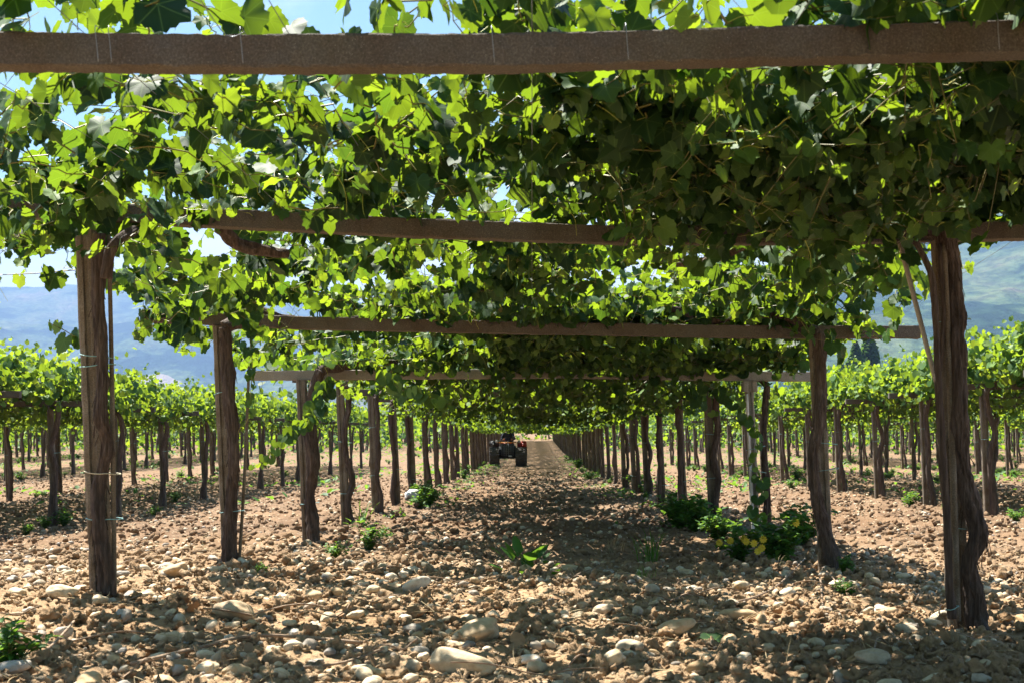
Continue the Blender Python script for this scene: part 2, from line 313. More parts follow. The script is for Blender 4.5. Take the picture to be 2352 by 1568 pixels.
# ------------------------------------------------------------------ hills far behind
def hills_mat():
    m, N, L, b = mat('hillside'); g = N.new('ShaderNodeNewGeometry')
    Q_ = (1, .32, 1.3); t = noise(N, L, .0028, 7, .6, g.outputs['Position'], Q_); t2 = noise(N, L, .014, 6, .7, g.outputs['Position'], Q_); t3 = noise(N, L, .055, 5, .7, g.outputs['Position'], Q_)
    r = ramp(N, [(.40, (.016, .034, .022)), (.475, (.022, .045, .028)), (.51, (.06, .095, .045)), (.58, (.09, .115, .058)), (.66, (.16, .135, .10))])
    a = N.new('ShaderNodeMath'); a.operation = 'MULTIPLY_ADD'; a.inputs[1].default_value = .35; L.new(t2.outputs[0], a.inputs[0]); s = N.new('ShaderNodeMath'); s.operation = 'MULTIPLY_ADD'; s.inputs[1].default_value = .75; s.inputs[2].default_value = -.05; L.new(t.outputs[0], s.inputs[0]); L.new(s.outputs[0], a.inputs[2]); L.new(a.outputs[0], r.inputs[0])
    mx = N.new('ShaderNodeMix'); mx.data_type = 'RGBA'; mx.blend_type = 'MULTIPLY'; mx.inputs[0].default_value = .8; r2 = ramp(N, [(.4, (.5, .5, .54)), (.6, (1.35, 1.3, 1.25))]); L.new(t3.outputs[0], r2.inputs[0]); L.new(r.outputs[0], mx.inputs[6]); L.new(r2.outputs[0], mx.inputs[7])
    at = N.new('ShaderNodeAttribute'); at.attribute_name = 'lf'; sp = N.new('ShaderNodeSeparateXYZ'); L.new(at.outputs['Vector'], sp.inputs[0])
    q = N.new('ShaderNodeMath'); q.operation = 'MULTIPLY_ADD'; q.inputs[1].default_value = 1.2; L.new(t3.outputs[0], q.inputs[0]); L.new(sp.outputs[0], q.inputs[2]); rq = ramp(N, [(.95, (0, 0, 0)), (1.0, (1, 1, 1))])
    q2 = N.new('ShaderNodeMapRange'); q2.inputs[1].default_value = 1.05; q2.inputs[2].default_value = 1.3; L.new(q.outputs[0], q2.inputs[0])
    m2 = N.new('ShaderNodeMix'); m2.data_type = 'RGBA'; L.new(q2.outputs[0], m2.inputs[0]); L.new(mx.outputs[2], m2.inputs[6]); m2.inputs[7].default_value = (.27, .23, .20, 1)
    L.new(m2.outputs[2], b.inputs['Base Color']); b.inputs['Roughness'].default_value = 1; b.inputs['Specular IOR Level'].default_value = 0
    bump(N, L, t3.outputs[0], 1, 12, b); return m
M['hill'] = hills_mat()
def hill(name, us, vs, R0, R1, u0, u1, seed, quarry=None):
    nu, nr = 420, 110
    U = np.linspace(u0, u1, nu); T = np.linspace(0, 1.25, nr)
    UU, TT = np.meshgrid(U, T); RR = R0 + (R1 - R0) * TT
    rid = np.interp(UU, us, vs); top = (HY - rid) / FP * R1
    nx = (UU - CX) / FP * RR
    prof = np.where(TT < 1, np.clip(TT, 0, 1)**1.15, 1 - (TT - 1) * 1.2)
    rg = 1 - np.abs(fbm(nx / 700 + seed, RR / 900, None, 4)) * .9
    fold = fbm(nx / 380 + seed, RR / 1100 + seed, None, 4)
    h = top * prof * (1 + .13 * (rg - .5) * np.sin(np.clip(TT, 0, 1) * np.pi)) + top * .10 * fold * np.sin(np.clip(TT, 0, 1) * np.pi) + top * .012 * fbm(nx / 90, RR / 90, None, 3) * np.clip(TT * 3, 0, 1)
    q = np.zeros_like(UU)
    if quarry:
        qu, qt, su, st, hh = quarry; e = np.exp(-((UU - qu) / su)**2 - ((TT - qt) / st)**2); h = h + hh * e * (1 + .3 * fbm(nx / 60, RR / 60, None, 3)); q = np.exp(-((UU - qu) / (su * .8))**2 - ((TT - qt + st * .2) / (st * .8))**2)
    Zz = CAMZ + 13 + h
    V = np.stack([nx, RR, Zz], -1).reshape(-1, 3); idx = np.arange(nu * nr).reshape(nr, nu)
    F = np.stack([idx[:-1, :-1], idx[:-1, 1:], idx[1:, 1:], idx[1:, :-1]], -1).reshape(-1, 4)
    at = np.stack([q, q * 0, q * 0], -1).reshape(-1, 3)
    return tag(npmesh(name, V, F, M['hill'], attr=at), kind='structure')
hill('hills', [-2600, -600, 0, 180, 500, 900, 1300, 1700, 2400, 4000], [640, 690, 668, 662, 682, 705, 690, 640, 640, 700], 2600, 6500, -2600, 4200, 3.1, (350, .17, 110, .05, 42))
hill('hills', [900, 1300, 1600, 1990, 2080, 2200, 2352, 2700, 3300, 4400, 5200], [985, 900, 730, 568, 545, 515, 478, 420, 380, 460, 600], 1100, 3300, 950, 5200, 7.7)

# ------------------------------------------------------------------ leaves
def leaf_template(lod, seed):
    r = np.random.RandomState(seed); lb = r.uniform(.035, .095)
    def rad(t):
        a = abs(t)
        v = .80 + .10 * math.cos(a) + .13 * math.exp(-(a / .28)**2)
        v += lb * math.cos(a * 6.3) * (1 if a < 2.3 else .3)
        if a > 2.6: v *= 1 - .8 * ((a - 2.6) / (math.pi - 2.6))**1.3
        return v
    n = {0: 34, 1: 12, 2: 6}[lod]
    ths = [(-math.pi + 2 * math.pi * (i + .5) / n) for i in range(n)]
    V = [(0, 0, 0)]; fold = r.uniform(.10, .32); curl = r.uniform(.05, .35); wv = r.uniform(.02, .07); ph = r.uniform(0, 6)
    def zf(x, y):
        return fold * abs(y) * .8 - curl * (x * x * .45 + y * y * .35) + wv * math.sin(5 * math.atan2(y, x) + ph) * (x * x + y * y)
    if lod == 0:
        for t in ths:
            q = rad(t) * .52; x, y = q * math.cos(t), q * math.sin(t); V.append((x, y, zf(x, y)))
    for i, t in enumerate(ths):
        q = rad(t) * ((1 + (.075 if i % 2 else -.04)) if lod == 0 else 1) * (1 + r.uniform(-.04, .04)); x, y = q * math.cos(t), q * math.sin(t); V.append((x, y, zf(x, y)))
    F = []
    if lod == 0:
        for i in range(n):
            j = (i + 1) % n; F.append((0, 1 + i, 1 + j)); F.append((1 + i, 1 + n + i, 1 + n + j)); F.append((1 + i, 1 + n + j, 1 + j))
    else:
        for i in range(n - 1): F.append((0, 1 + i, 2 + i))
        if lod == 2: F.append((0, n, 1))
    V = np.array(V); V[:, 0] -= 0.0
    return V * .62, np.array(F)          # unit leaf: about 1 across
TPL = {l: [leaf_template(l, 100 * l + i) for i in range(5)] for l in (0, 1, 2)}
def unit(a): return a / np.maximum(np.linalg.norm(a, axis=1, keepdims=True), 1e-6)
def leaf_cloud(pos, tip, nrm, size, rnd, lod, tpls=None, wide=None):
    tip = unit(tip); nrm = unit(nrm - tip * (nrm * tip).sum(1, keepdims=True)); side = np.cross(nrm, tip)
    tp = tpls or TPL[lod]; which = RS.randint(0, len(tp), len(pos)); Vs = []; Fs = []; As = []; b = 0
    for t, (tv, tf) in enumerate(tp):
        m = which == t; n = int(m.sum())
        if not n: continue
        p = pos[m][:, None, :]; s = size[m][:, None, None]
        wd = RS.uniform(.85, 1.15, n)[:, None, None]
        v = p + s * (tv[None, :, 0:1] * tip[m][:, None, :] + wd * tv[None, :, 1:2] * side[m][:, None, :] + tv[None, :, 2:3] * nrm[m][:, None, :])
        k = len(tv); Vs.append(v.reshape(-1, 3)); f = (np.arange(n) * k)[:, None, None] + tf[None]; Fs.append((f + b).reshape(-1, 3)); b += n * k
        a = np.empty((n, k, 3)); a[:, :, 0:2] = tv[None, :, 0:2] / .62; a[:, :, 2] = rnd[m][:, None]; As.append(a.reshape(-1, 3))
    return np.vstack(Vs), np.vstack(Fs), np.vstack(As)
def thin_tubes(paths, radii):
    """paths (S,M,3): three sided tubes"""
    S, Mn, _ = paths.shape; d = np.gradient(paths, axis=1); d = d / np.maximum(np.linalg.norm(d, axis=2, keepdims=True), 1e-6)
    a = np.cross(d, np.array([.3, .5, .81])); a = a / np.maximum(np.linalg.norm(a, axis=2, keepdims=True), 1e-6); c = np.cross(d, a)
    r = radii[:, :, None]; V = np.stack([paths + r * (a * math.cos(t) + c * math.sin(t)) for t in (0, 2.094, 4.189)], 2)   # S,M,3,3
    idx = np.arange(S * Mn * 3).reshape(S, Mn, 3); F = []
    for q in range(3):
        q2 = (q + 1) % 3; F.append(np.stack([idx[:, :-1, q], idx[:, :-1, q2], idx[:, 1:, q2], idx[:, 1:, q]], -1).reshape(-1, 4))
    return V.reshape(-1, 3), np.vstack(F)
def shoots(x0, x1, y0, y1, zf, n, lod, leafsize=.115, keep=None, up=.5, hang=.25, outward=0, nodes=16, hangf=None, seed=0, spill=0.0, young=.0, lift=0.0, droop=0.0):
    """shoots growing over the wires between x0..x1, y0..y1 ; zf(x,y) the height of the wires.  returns leaf arrays and cane paths"""
    R = np.random.RandomState(seed)
    sx = R.uniform(x0, x1, n); sy = R.uniform(y0, y1, n)
    if keep is not None:
        m = R.uniform(0, 1, n) < keep(sx, sy); sx, sy = sx[m], sy[m]; n = len(sx)
    az = R.uniform(0, 2 * np.pi, n); ln = R.uniform(.6, 1.35, n); t = np.linspace(0, 1, nodes)[None, :]
    typ = R.uniform(0, 1, n); a = np.where(typ < up, R.uniform(.25, .95, n), R.uniform(-.05, .35, n)); bb = np.where(typ < up, R.uniform(.1, .8, n), R.uniform(.2, .75, n))
    hx = np.cos(az)[:, None]; hy = np.sin(az)[:, None]; cv = R.uniform(-.5, .5, n)[:, None]
    q = ln[:, None] * t * .85
    px = sx[:, None] + hx * q - hy * cv * q * t; py = sy[:, None] + hy * q + hx * cv * q * t
    px = np.clip(px, x0 - spill, x1 + spill) if spill >= 0 else px
    zb = zf(px, py); pz = zb + R.uniform(-.02, .12, n)[:, None] + a[:, None] * ln[:, None] * t * .6 - bb[:, None] * ln[:, None] * t * t * .7
    hg = (hang if hangf is None else hangf(px, py)); hg = np.where((R.uniform(0, 1, n) < droop)[:, None], hg + .45, hg); lo = zb - hg; pz = np.where(pz < lo, lo + (pz - lo) * .12, pz); pz = pz + lift * np.clip(R.normal(.35, .5, n), 0, 1.3)[:, None] * (.35 + .65 * t)
    path = np.stack([px, py, pz], -1) + R.normal(0, .012, (n, nodes, 3))
    rad = .0042 * (1 - .65 * np.repeat(t, n, 0))
    # leaves at the nodes
    T = np.repeat(t, n, 0).ravel(); pp = path.reshape(-1, 3); m = (T > .04) & (R.uniform(0, 1, len(T)) < .95)
    T = T[m]; pp = pp[m]; k = len(pp)
    th = R.uniform(0, 2 * np.pi, k); pet = R.uniform(.03, .085, k) * (1 - .5 * T)
    off = np.stack([np.cos(th), np.sin(th), R.uniform(-.5, .55, k)], -1); lp = pp + off * pet[:, None]
    tip = np.stack([np.cos(th) * R.uniform(.1, .9, k), np.sin(th) * R.uniform(.1, .9, k), R.uniform(-1.25, .0, k)], -1)
    nrm = np.stack([R.normal(0, .55, k), R.normal(-.1, .6, k), R.uniform(.15, 1.1, k)], -1) + np.array([-.15, 0, 0])
    size = leafsize * (1.12 - .62 * T**1.6) * R.uniform(.65, 1.25, k)
    rnd = np.clip(.15 + .45 * T**1.5 + R.normal(.06 + young, .17, k), 0, .96); rnd[R.uniform(0, 1, k) < .0008] = 1.0
    return (lp, tip, nrm, size, rnd), (path, rad), (pp, lp)
def cat(a, b): return tuple(np.concatenate([p, q]) for p, q in zip(a, b))

# ------------------------------------------------------------------ beams, posts
def beam_mesh(name, pts, mtl, h=.088, d=.085, seed=0, seg=46, parent=None, rough=.0035):
    """pts: world points of the top centre line"""
    us = np.linspace(0, 1, seg); arr = np.array([tuple(p) for p in pts]); tt = np.linspace(0, 1, len(arr)); C = np.stack([np.interp(us, tt, arr[:, i]) for i in range(3)], -1)
    c = .004; prof = [(-d / 2, -h + c), (-d / 2 + c, -h), (d / 2 - c, -h), (d / 2, -h + c), (d / 2, -c), (d / 2 - c, 0), (0, .002), (-d / 2 + c, 0), (-d / 2, -c), (-d / 2 - .001, -h / 2)]
    K = len(prof); V = np.zeros((seg, K, 3)); R = np.random.RandomState(seed + 5)
    for j, (py, pz) in enumerate(prof):
        V[:, j, 0] = C[:, 0]; V[:, j, 1] = C[:, 1] + py + d / 2 + rough * (fbm(C[:, 0] * 38, C[:, 0] * 0 + j * 3.1, None, 3) * .9); V[:, j, 2] = C[:, 2] + pz + rough * (fbm(C[:, 0] * 38 + 9, C[:, 0] * 0 + j * 3.1 + seed, None, 3) * .9 + .8 * vn(C[:, 0] * 5, C[:, 0] * 0 + j))
    V[0, :, 0] += 0; idx = np.arange(seg * K).reshape(seg, K); F = []
    for j in range(K):
        j2 = (j + 1) % K; F += [tuple(x) for x in np.stack([idx[:-1, j], idx[:-1, j2], idx[1:, j2], idx[1:, j]], -1)]
    F = [tuple(int(i) for i in f) for f in F] + [tuple(int(i) for i in idx[0][::-1]), tuple(int(i) for i in idx[-1])]
    return V.reshape(-1, 3), F
def post_mesh(b, t, wd=.09, dp=.08, seed=0, seg=14, groove=True):
    """leaning concrete post from b to t with a groove down its face"""
    b = Vector(b); t = Vector(t); R = np.random.RandomState(seed + 50)
    a, c = wd / 2, dp / 2; e = .010
    prof = [(-a, -c + e), (-a + e, -c), (-a * .35, -c), (-a * .2, -c + .012), (a * .2, -c + .012), (a * .35, -c), (a - e, -c), (a, -c + e), (a, c - e), (a - e, c), (-a + e, c), (-a, c - e)]
    V = []; K = len(prof)
    for i in range(seg):
        s = i / (seg - 1); p = b.lerp(t, s); k = 1.06 - .10 * s
        for (x, y) in prof: V.append((p.x + x * k + R.normal(0, .0018), p.y + y * k + R.normal(0, .0018), p.z))
    F = []
    for i in range(seg - 1):
        for j in range(K): j2 = (j + 1) % K; F.append((i * K + j, i * K + j2, (i + 1) * K + j2, (i + 1) * K + j))
    F.append(tuple(range(K - 1, -1, -1))); F.append(tuple((seg - 1) * K + j for j in range(K)))
    return V, F
ORD = ['first', 'second', 'third', 'fourth', 'fifth', 'sixth', 'seventh', 'eighth', 'ninth', 'tenth', 'eleventh', 'twelfth', 'thirteenth', 'fourteenth', 'fifteenth', 'sixteenth', 'seventeenth', 'eighteenth', 'nineteenth', 'twentieth']
def loopring(c, rx, ry, tilt=0, r=.0022, seed=0):
    R = random.Random(seed); pts = []
    for i in range(13):
        t = 2 * math.pi * i / 12; pts.append((c[0] + rx * math.cos(t), c[1] + ry * math.sin(t), c[2] + tilt * math.cos(t) + R.uniform(-.003, .003)))
    return tube(pts, [r] * 13, 5, 3, cap=False)

# main pergola: beam index n stands at D = 3.63 + 3 n
XR = 2.1
def DD(n): return 3.63 + 3.0 * n
BT = {0: [(-900, 70), (0, 72), (600, 78), (1200, 75), (1700, 62), (2352, 44), (3300, 20)],
      1: [(-75, 452), (360, 472), (950, 501), (1450, 519), (1900, 517), (2352, 507), (2525, 503)],
      2: [(328, 711), (700, 727), (1250, 739), (1700, 747), (2115, 748)],
      3: [(575, 851), (900, 848), (1300, 846), (1600, 851), (1880, 853)]}
BEAMZ = {}
def beam_h(n):           # height of the beam's top at the middle
    if n < 0: return CAMZ + 1.08
    if n in BT: return CAMZ + (HY - BT[n][len(BT[n]) // 2][1]) * DD(n) / FP
    return g1(0, DD(n)) + 1.78 + .03 * math.sin(n * 2.1)
_bn = np.arange(-2, 52); _bd = np.array([DD(n) for n in _bn]); _bh = np.array([beam_h(n) for n in _bn])
def wire_z(x, y): return np.interp(y, _bd, _bh)
def beam_pts(n):
    if n in BT: return [P(u, v, DD(n)) for u, v in BT[n]]
    z = beam_h(n); r = random.Random(n); return [Vector((-2.7 + r.uniform(-.1, .1), DD(n), z + r.uniform(-.03, .03))), Vector((0, DD(n), z)), Vector((2.7 + r.uniform(-.1, .1), DD(n), z + r.uniform(-.03, .03)))]
NMAIN = 44
for n in range(-1, NMAIN):
    pts = beam_pts(n); base = Vector((0, DD(n), pts[0].z))
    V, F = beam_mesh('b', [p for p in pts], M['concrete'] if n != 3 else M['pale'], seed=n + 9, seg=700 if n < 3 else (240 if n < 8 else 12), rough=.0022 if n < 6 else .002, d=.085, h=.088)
    if n < 0: lab = 'concrete crossbeam overhead just behind the photographer'
    else:
        lab = ['nearest rough concrete crossbeam crossing the whole picture above everything', 'second long concrete crossbeam resting on the two nearest posts', 'third concrete crossbeam, its bare end sticking out before the mountain',
               'fourth concrete crossbeam, sunlit grey end resting on the capped post'][n] if n < 4 else (f'{ORD[n]} concrete crossbeam down the aisle, half hidden by vine leaves' if n < 12 else 'far concrete crossbeam deep inside the shady vine tunnel')
    o = pymesh('concrete_beam', localize(V, type('q', (), {'location': base})), F, M['concrete'] if n != 3 else M['pale'], smooth=False); o.location = base  # fourth beam's paler concrete paints grazing sunlight into its colour
    tag(o, lab, 'beam', 'concrete crossbeams over the aisle')
    if n in (0, 1):          # wire ties wrapped over the beam
        for u in ([232, 262, 560, 1130, 1434, 2275] if n == 0 else [470, 1980]):
            c = np.interp(u, [q[0] for q in BT[n]], [q[1] for q in BT[n]]); p = P(u, c, DD(n)); dx = .004
            V2, F2 = tube([p + Vector((0, .046, .003)), p + Vector((0, -.046, .004)), p + Vector((dx, -.048, -.045)), p + Vector((dx * 2, -.047, -.092))], [.0011] * 4, 5, 3)
            pymesh('wire_tie', localize(V2, o), F2, M['wire'], o)

# ------------------------------------------------------------------ vines and posts of the aisle
def vine_arms(top, sgn, D, zf, seed, reach=1.15, r0=.038):
    R = random.Random(seed); out = []
    for a, (dy) in enumerate((R.uniform(.2, .5), R.uniform(.7, 1.3))):
        p = [Vector(top)]; x = top[0]; y = top[1]
        for i in range(5):
            x += -sgn * reach / 5 * R.uniform(.8, 1.2); y += dy / 5 * R.uniform(.5, 1.5)
            p.append(Vector((x, y, zf(np.array(x), np.array(y)) + R.uniform(.0, .13))))
        p[1] = p[0].lerp(p[1], .8)
        out.append((p, [r0, r0 * .95, r0 * .85, r0 * .8, r0 * .65, r0 * .5]))
    return out
def lod_of(n): return 0 if n <= 2 else (1 if n <= 8 else 2)
def keep_main(x, y):
    k = np.ones_like(x)
    # thin over the photographer and on the left of the first bays, dense on the right
    k = np.where(y < 3.6, np.where(x > .9, .8, .04), k)
    k = np.where((y >= 3.6) & (y < 4.4), np.where(x > .5, .8, .07), k)
    k = np.where((y >= 4.4) & (y < 6.6), np.where(x > .3, 1.0, .16), k)
    k = np.where((y >= 6.6) & (y < 9.6), np.where(x > -.4, .32, .17), k)
    k = np.where((y >= 9.6), np.where(x < -1.4, .35, 1.0), k)
    c = vn(x * 1.35 + 7, y * 1.35 + 3) + .5 * vn(x * 3.1, y * 3.1)
    return k * np.where(c > np.where((x < .2) & (y < 9.6), -1.2, np.where(y < 8, -.5, -.06)), 1.0, .04)
def hang_main(x, y):
    h = np.full_like(x, .20)
    h = np.where((y < 6.9), np.where(x > .35, np.where(x > 1.75, -.05, .24), np.where(x < -1.7, .18, -.06)), h)
    h = np.where(y < 3.9, -.06, h)
    h = np.where((y >= 6.9) & (y < 9.9), np.where(np.abs(x) > 1.7, .16, -.03), h)
    h = np.where((y >= 9.9) & (y < 12.6), .04, h)
    h = np.where(y >= 12.6, .26, h)
    return h
COUNT = {0: 640, 1: 800, 2: 380}
NODES = {0: 15, 1: 12, 2: 9}
SIZE = {0: .112, 1: .125, 2: .165}
LEFT_TRUNKS = {1: ([(228, 536), (226, 700), (236, 850), (231, 950), (247, 1020), (226, 1120), (227, 1200), (240, 1290), (250, 1395)], .030, 6.56),
               2: ([(516, 752), (522, 830), (528, 930), (538, 1050), (531, 1130), (528, 1220), (524, 1325)], .042, 9.56),
               3: ([(738, 850), (720, 900), (712, 980), (719, 1060), (712, 1140), (719, 1210), (721, 1278)], .050, 12.5)}
RIGHT_TRUNKS = {1: ([(2168, 528), (2190, 650), (2200, 800), (2203, 950), (2206, 1060), (2232, 1160), (2246, 1228), (2226, 1300), (2238, 1380), (2244, 1450)], .042, 6.52),
                2: ([(1880, 765), (1886, 850), (1882, 960), (1868, 1050), (1878, 1150), (1898, 1230), (1925, 1330)], .038, 9.52),
                3: ([(1762, 885), (1756, 960), (1757, 1050), (1762, 1140), (1760, 1240)], .030, 12.72)}
def mk_side(n, sgn, shared=None):
    D = DD(n); x = sgn * XR; R = random.Random(n * 7 + (1 if sgn > 0 else 0)); side = 'left' if sgn < 0 else 'right'
    gzv = g1(x, D); bz = float(np.interp(x, [p.x for p in beam_pts(n)], [p.z for p in beam_pts(n)])) - .09
    lean = -.045 * (bz - gzv)
    # ---- post
    pe = empty('concrete_post', (x, D, gzv), group='concrete posts of the aisle')
    off = .012 if n in (1,) and sgn < 0 else .03 if n == 3 and sgn < 0 else (-.03 if sgn < 0 else -.02)
    nm = ORD[n - 1] if 0 < n <= 12 else None
    if n == 3 and sgn > 0: lab = 'pale square concrete post with a block cap and a plastic strip, leafy shoots climbing it'
    elif nm: lab = f'grooved brown concrete post, {nm} from the front in the {side} row of the aisle'
    else: lab = f'distant concrete post deep in the {side} row of the aisle'
    if n < 1: lab = f'concrete post beside the photographer on the {side}'
    tag(pe, lab, 'post')
    wd = .094 if n != 3 or sgn < 0 else .075
    V, F = post_mesh((off, 0, -.06), (off + lean, 0, bz - gzv - (.10 if (n == 3 and sgn > 0) else 0)), wd, .08, n * 2 + (sgn > 0), seg=24 if n < 5 else 6)
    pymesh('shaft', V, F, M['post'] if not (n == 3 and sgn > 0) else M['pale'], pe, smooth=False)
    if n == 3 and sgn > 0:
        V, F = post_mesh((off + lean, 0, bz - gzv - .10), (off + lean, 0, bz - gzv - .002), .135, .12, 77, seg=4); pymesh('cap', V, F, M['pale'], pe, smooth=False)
        V, F = tube([(off - .032, -.046, .02), (off + lean * .5 - .032, -.047, .7), (off + lean - .03, -.046, bz - gzv - .12)], [.013] * 3, 6, 4); pymesh('plastic_strip', V, F, M['pvc'], pe)
    # twine ties
    if n <= 8:
        H = bz - gzv
        hs = [(.22, M['twine']), (.34, M['cream']), (.62, M['twine']), (.645, M['twine'])] if (n == 1 and sgn < 0) else [(R.uniform(.2, .45), M['twine']), (R.uniform(.55, .8), M['twine'])]
        for hh, mt in hs:
            wl = .075 if n < 4 else .07
            V, F = loopring((off + lean * hh + .03, -.01, H * hh), wl + .012, .075, R.uniform(-.012, .02), .0024 if n < 3 else .003, n); pymesh('tie', V, F, mt, pe)
        if n == 1 and sgn < 0:
            V, F = tube([(off + .0, -.075, H * .22), (off + .012, -.09, H * .17), (off + .02, -.08, H * .10)], [.002] * 3, 5, 5); pymesh('tie', V, F, M['twine'], pe)
    # ---- vine
    vb = Vector((x + .05, D - .06, gzv)); ve = empty('grape_vine', vb, group='grape vines over the aisle')
    T = LEFT_TRUNKS if sgn < 0 else RIGHT_TRUNKS
    if n in T:
        uv, r, dd = T[n]; pts = [P(u, v, dd + .02 * math.sin(i * 1.7)) for i, (u, v) in enumerate(uv)][::-1]
    else:
        r = R.uniform(.028, .043); H = bz - gzv; pts = []
        k = 7; amp = .035; o = R.choice([-.03, .05, .06, .07])
        for i in range(k):
            s = i / (k - 1); pts.append(Vector((x + off + lean * s + o + R.uniform(-amp, amp), D - .07 + R.uniform(-.03, .02), gzv - .03 + s * (H + .02))))
        if n > 12: pts = pts[::2]
    rr = [r * (1.35 if i == 0 else (1.1 if i == 1 else R.uniform(.82, 1.12))) for i in range(len(pts))]
    V, F = tube(pts, rr, 44 if n < 5 else 10, 18 if n < 5 else 5, rough=.26, groove=.13, seed=n * 3 + sgn, cap=True)
    pymesh('trunk', localize(V, ve), F, M['bark'], ve)
    if 1 <= n <= 4:
        K_ = 150; vt = V[RS.randint(0, len(V) - 2, K_)]; cx_ = np.array([tuple(p) for p in pts]); 
        cen = np.stack([np.interp(vt[:, 2], cx_[:, 2], cx_[:, 0]), np.interp(vt[:, 2], cx_[:, 2], cx_[:, 1])], -1); ou = unit(np.concatenate([vt[:, :2] - cen, np.zeros((K_, 1))], 1)); t_ = np.linspace(0, 1, 5)[None, :, None]; sl = RS.uniform(.03, .12, K_)[:, None, None]
        bs = vt[:, None, :] + ou[:, None, :] * (-.003 + .016 * t_ * RS.uniform(.2, 1, K_)[:, None, None]) + np.array([0, 0, -1.0]) * sl * t_ + np.stack([RS.normal(0, .006, K_), RS.normal(0, .004, K_), np.zeros(K_)], -1)[:, None, :] * t_
        Vb, Fb = thin_tubes(bs, np.repeat(RS.uniform(.0012, .0034, K_)[:, None], 5, 1)); tag(npmesh('bark_strip', localize(Vb, ve), Fb, M['bark'], ve), kind='stuff')
    if 1 <= n <= 12:
        for ai, (ap, ar) in list(enumerate(([([P(246, 640, 6.5), P(250, 585, 6.5), P(272, 552, 6.52), P(312, 526, 6.6)], [.026, .027, .025, .02]), ([P(505, 522, 6.72), P(545, 560, 6.8), P(590, 574, 6.85), P(662, 584, 6.95)], [.026, .03, .028, .02])] if (n == 1 and sgn < 0) else None) or vine_arms(pts[-1], sgn, D, wire_z, n * 5 + sgn, r0=r * .85)))[:2]:
            V, F = tube(ap, ar, 16 if n < 5 else 6, 8 if n < 5 else 3, rough=.42, groove=.16, seed=n + ai * 9); pymesh('arm', localize(V, ve), F, M['bark'], ve)
    if nm: lab = f'shaggy grape vine, {nm} from the front in the {side} row of the aisle'
    else: lab = f'distant grape vine deep in the {side} row of the aisle'
    if n < 1: lab = f'grape vine spreading overhead from beside the photographer on the {side}'
    sp = {(1, -1): 'grape vine whose wavy trunk snakes down the nearest left post', (1, 1): 'grape vine with a knotted double trunk beside the nearest right post', (2, -1): 'grape vine with a thick straight trunk on the second left post',
          (3, -1): 'grape vine with a bulging twisted trunk and a leafy shoot hanging left', (2, 1): 'grape vine wrapped round the second right post, trunk crossing to the right at its foot', (3, 1): 'slim grape vine behind the capped square post, shoots climbing down'}
    tag(ve, sp.get((n, sgn), lab), 'grape vine')
    # ---- canopy of this vine: covers the bay in front of and behind it, out to the middle
    if shared is not None and n > 12:
        for me_o in shared: c = me_o.copy(); COL.objects.link(c); c.parent = ve; c.location = (0, 0, bz + .09 - gzv)
        return ve
    lod = lod_of(n); x0, x1 = (-2.62, .15) if sgn < 0 else (-.15, 2.2)
    if n <= 0: x0, x1 = (-2.7, .1) if sgn < 0 else (-.1, 2.7)
    y0, y1 = D - .1, D + 2.9
    if n <= 0: lod = 1 if n < 0 else 0
    cnt = int(COUNT[lod] * (1.75 if n == 0 else 1.0))
    sh = shoots(x0, x1, y0, y1, wire_z, cnt, lod, SIZE[lod], keep=keep_main, up=.42, hangf=hang_main, nodes=NODES[lod], seed=n * 13 + (3 if sgn > 0 else 0) + 400, spill=.12, lift=.26 if n in (0, 1) else (.12 if n == 2 else .05))
    leaves, (path, rad), (pa, lb) = sh
    ex = EXTRA.get((n, sgn))
    if ex:
        for (spts, cntl, ls, yg) in ex:
            e1, e2 = hand_shoot(spts, cntl, ls, yg); leaves = cat(leaves, e1); 
            rp = resample(spts, path.shape[1]); path = np.concatenate([path, rp[None]]); rad = np.concatenate([rad, (.0045 * (1 - .6 * np.linspace(0, 1, path.shape[1])))[None]])
    # drop leaves that would touch the concrete of the near beams
    V, F, A = leaf_cloud(*leaves, lod)
    V = V - np.array(ve.location); npmesh('foliage', V, F, M['leaf'], ve, attr=A)
    if n <= 6:
        V, F = thin_tubes(path, rad); V = V - np.array(ve.location); o = npmesh('cane', V, F, M['shoot'], ve); tag(o, kind='stuff')
    if n <= 2:
        # petioles
        pt = np.stack([pa, (pa + lb) / 2 + np.array([0, 0, .006]), lb], 1); V, F = thin_tubes(pt, np.full(pt.shape[:2], .0014)); npmesh('leaf_stalk', V - np.array(ve.location), F, M['tendril'], ve)['kind'] = 'stuff'
    if n <= 4:
        # curly tendrils
        S = 70; sel = RS.randint(0, path.shape[0], S); kk = RS.randint(3, path.shape[1], S); st = path[sel, kk]; m = 14; t = np.linspace(0, 1, m)[None, :, None]
        dr = unit(np.stack([RS.normal(0, 1, S), RS.normal(0, 1, S), RS.normal(-.35, .7, S)], -1))[:, None, :]; ln = RS.uniform(.06, .17, S)[:, None, None]
        e1 = unit(np.cross(dr[:, 0], np.array([0, .3, 1.0])))[:, None, :]; w = RS.uniform(3, 8, S)[:, None, None]
        tp = st[:, None, :] + dr * ln * t + e1 * np.sin(t * w) * .02 * t + np.array([0, 0, -.05]) * t * t
        V, F = thin_tubes(tp, np.repeat((.0017 * (1 - .5 * np.linspace(0, 1, m)))[None], S, 0)); npmesh('tendril', V - np.array(ve.location), F, M['tendril'], ve)['kind'] = 'stuff'
    return ve
def resample(pts, m):
    a = np.array([tuple(p) for p in pts]); t = np.linspace(0, 1, len(a)); s = np.linspace(0, 1, m); return np.stack([np.interp(s, t, a[:, i]) for i in range(3)], -1)
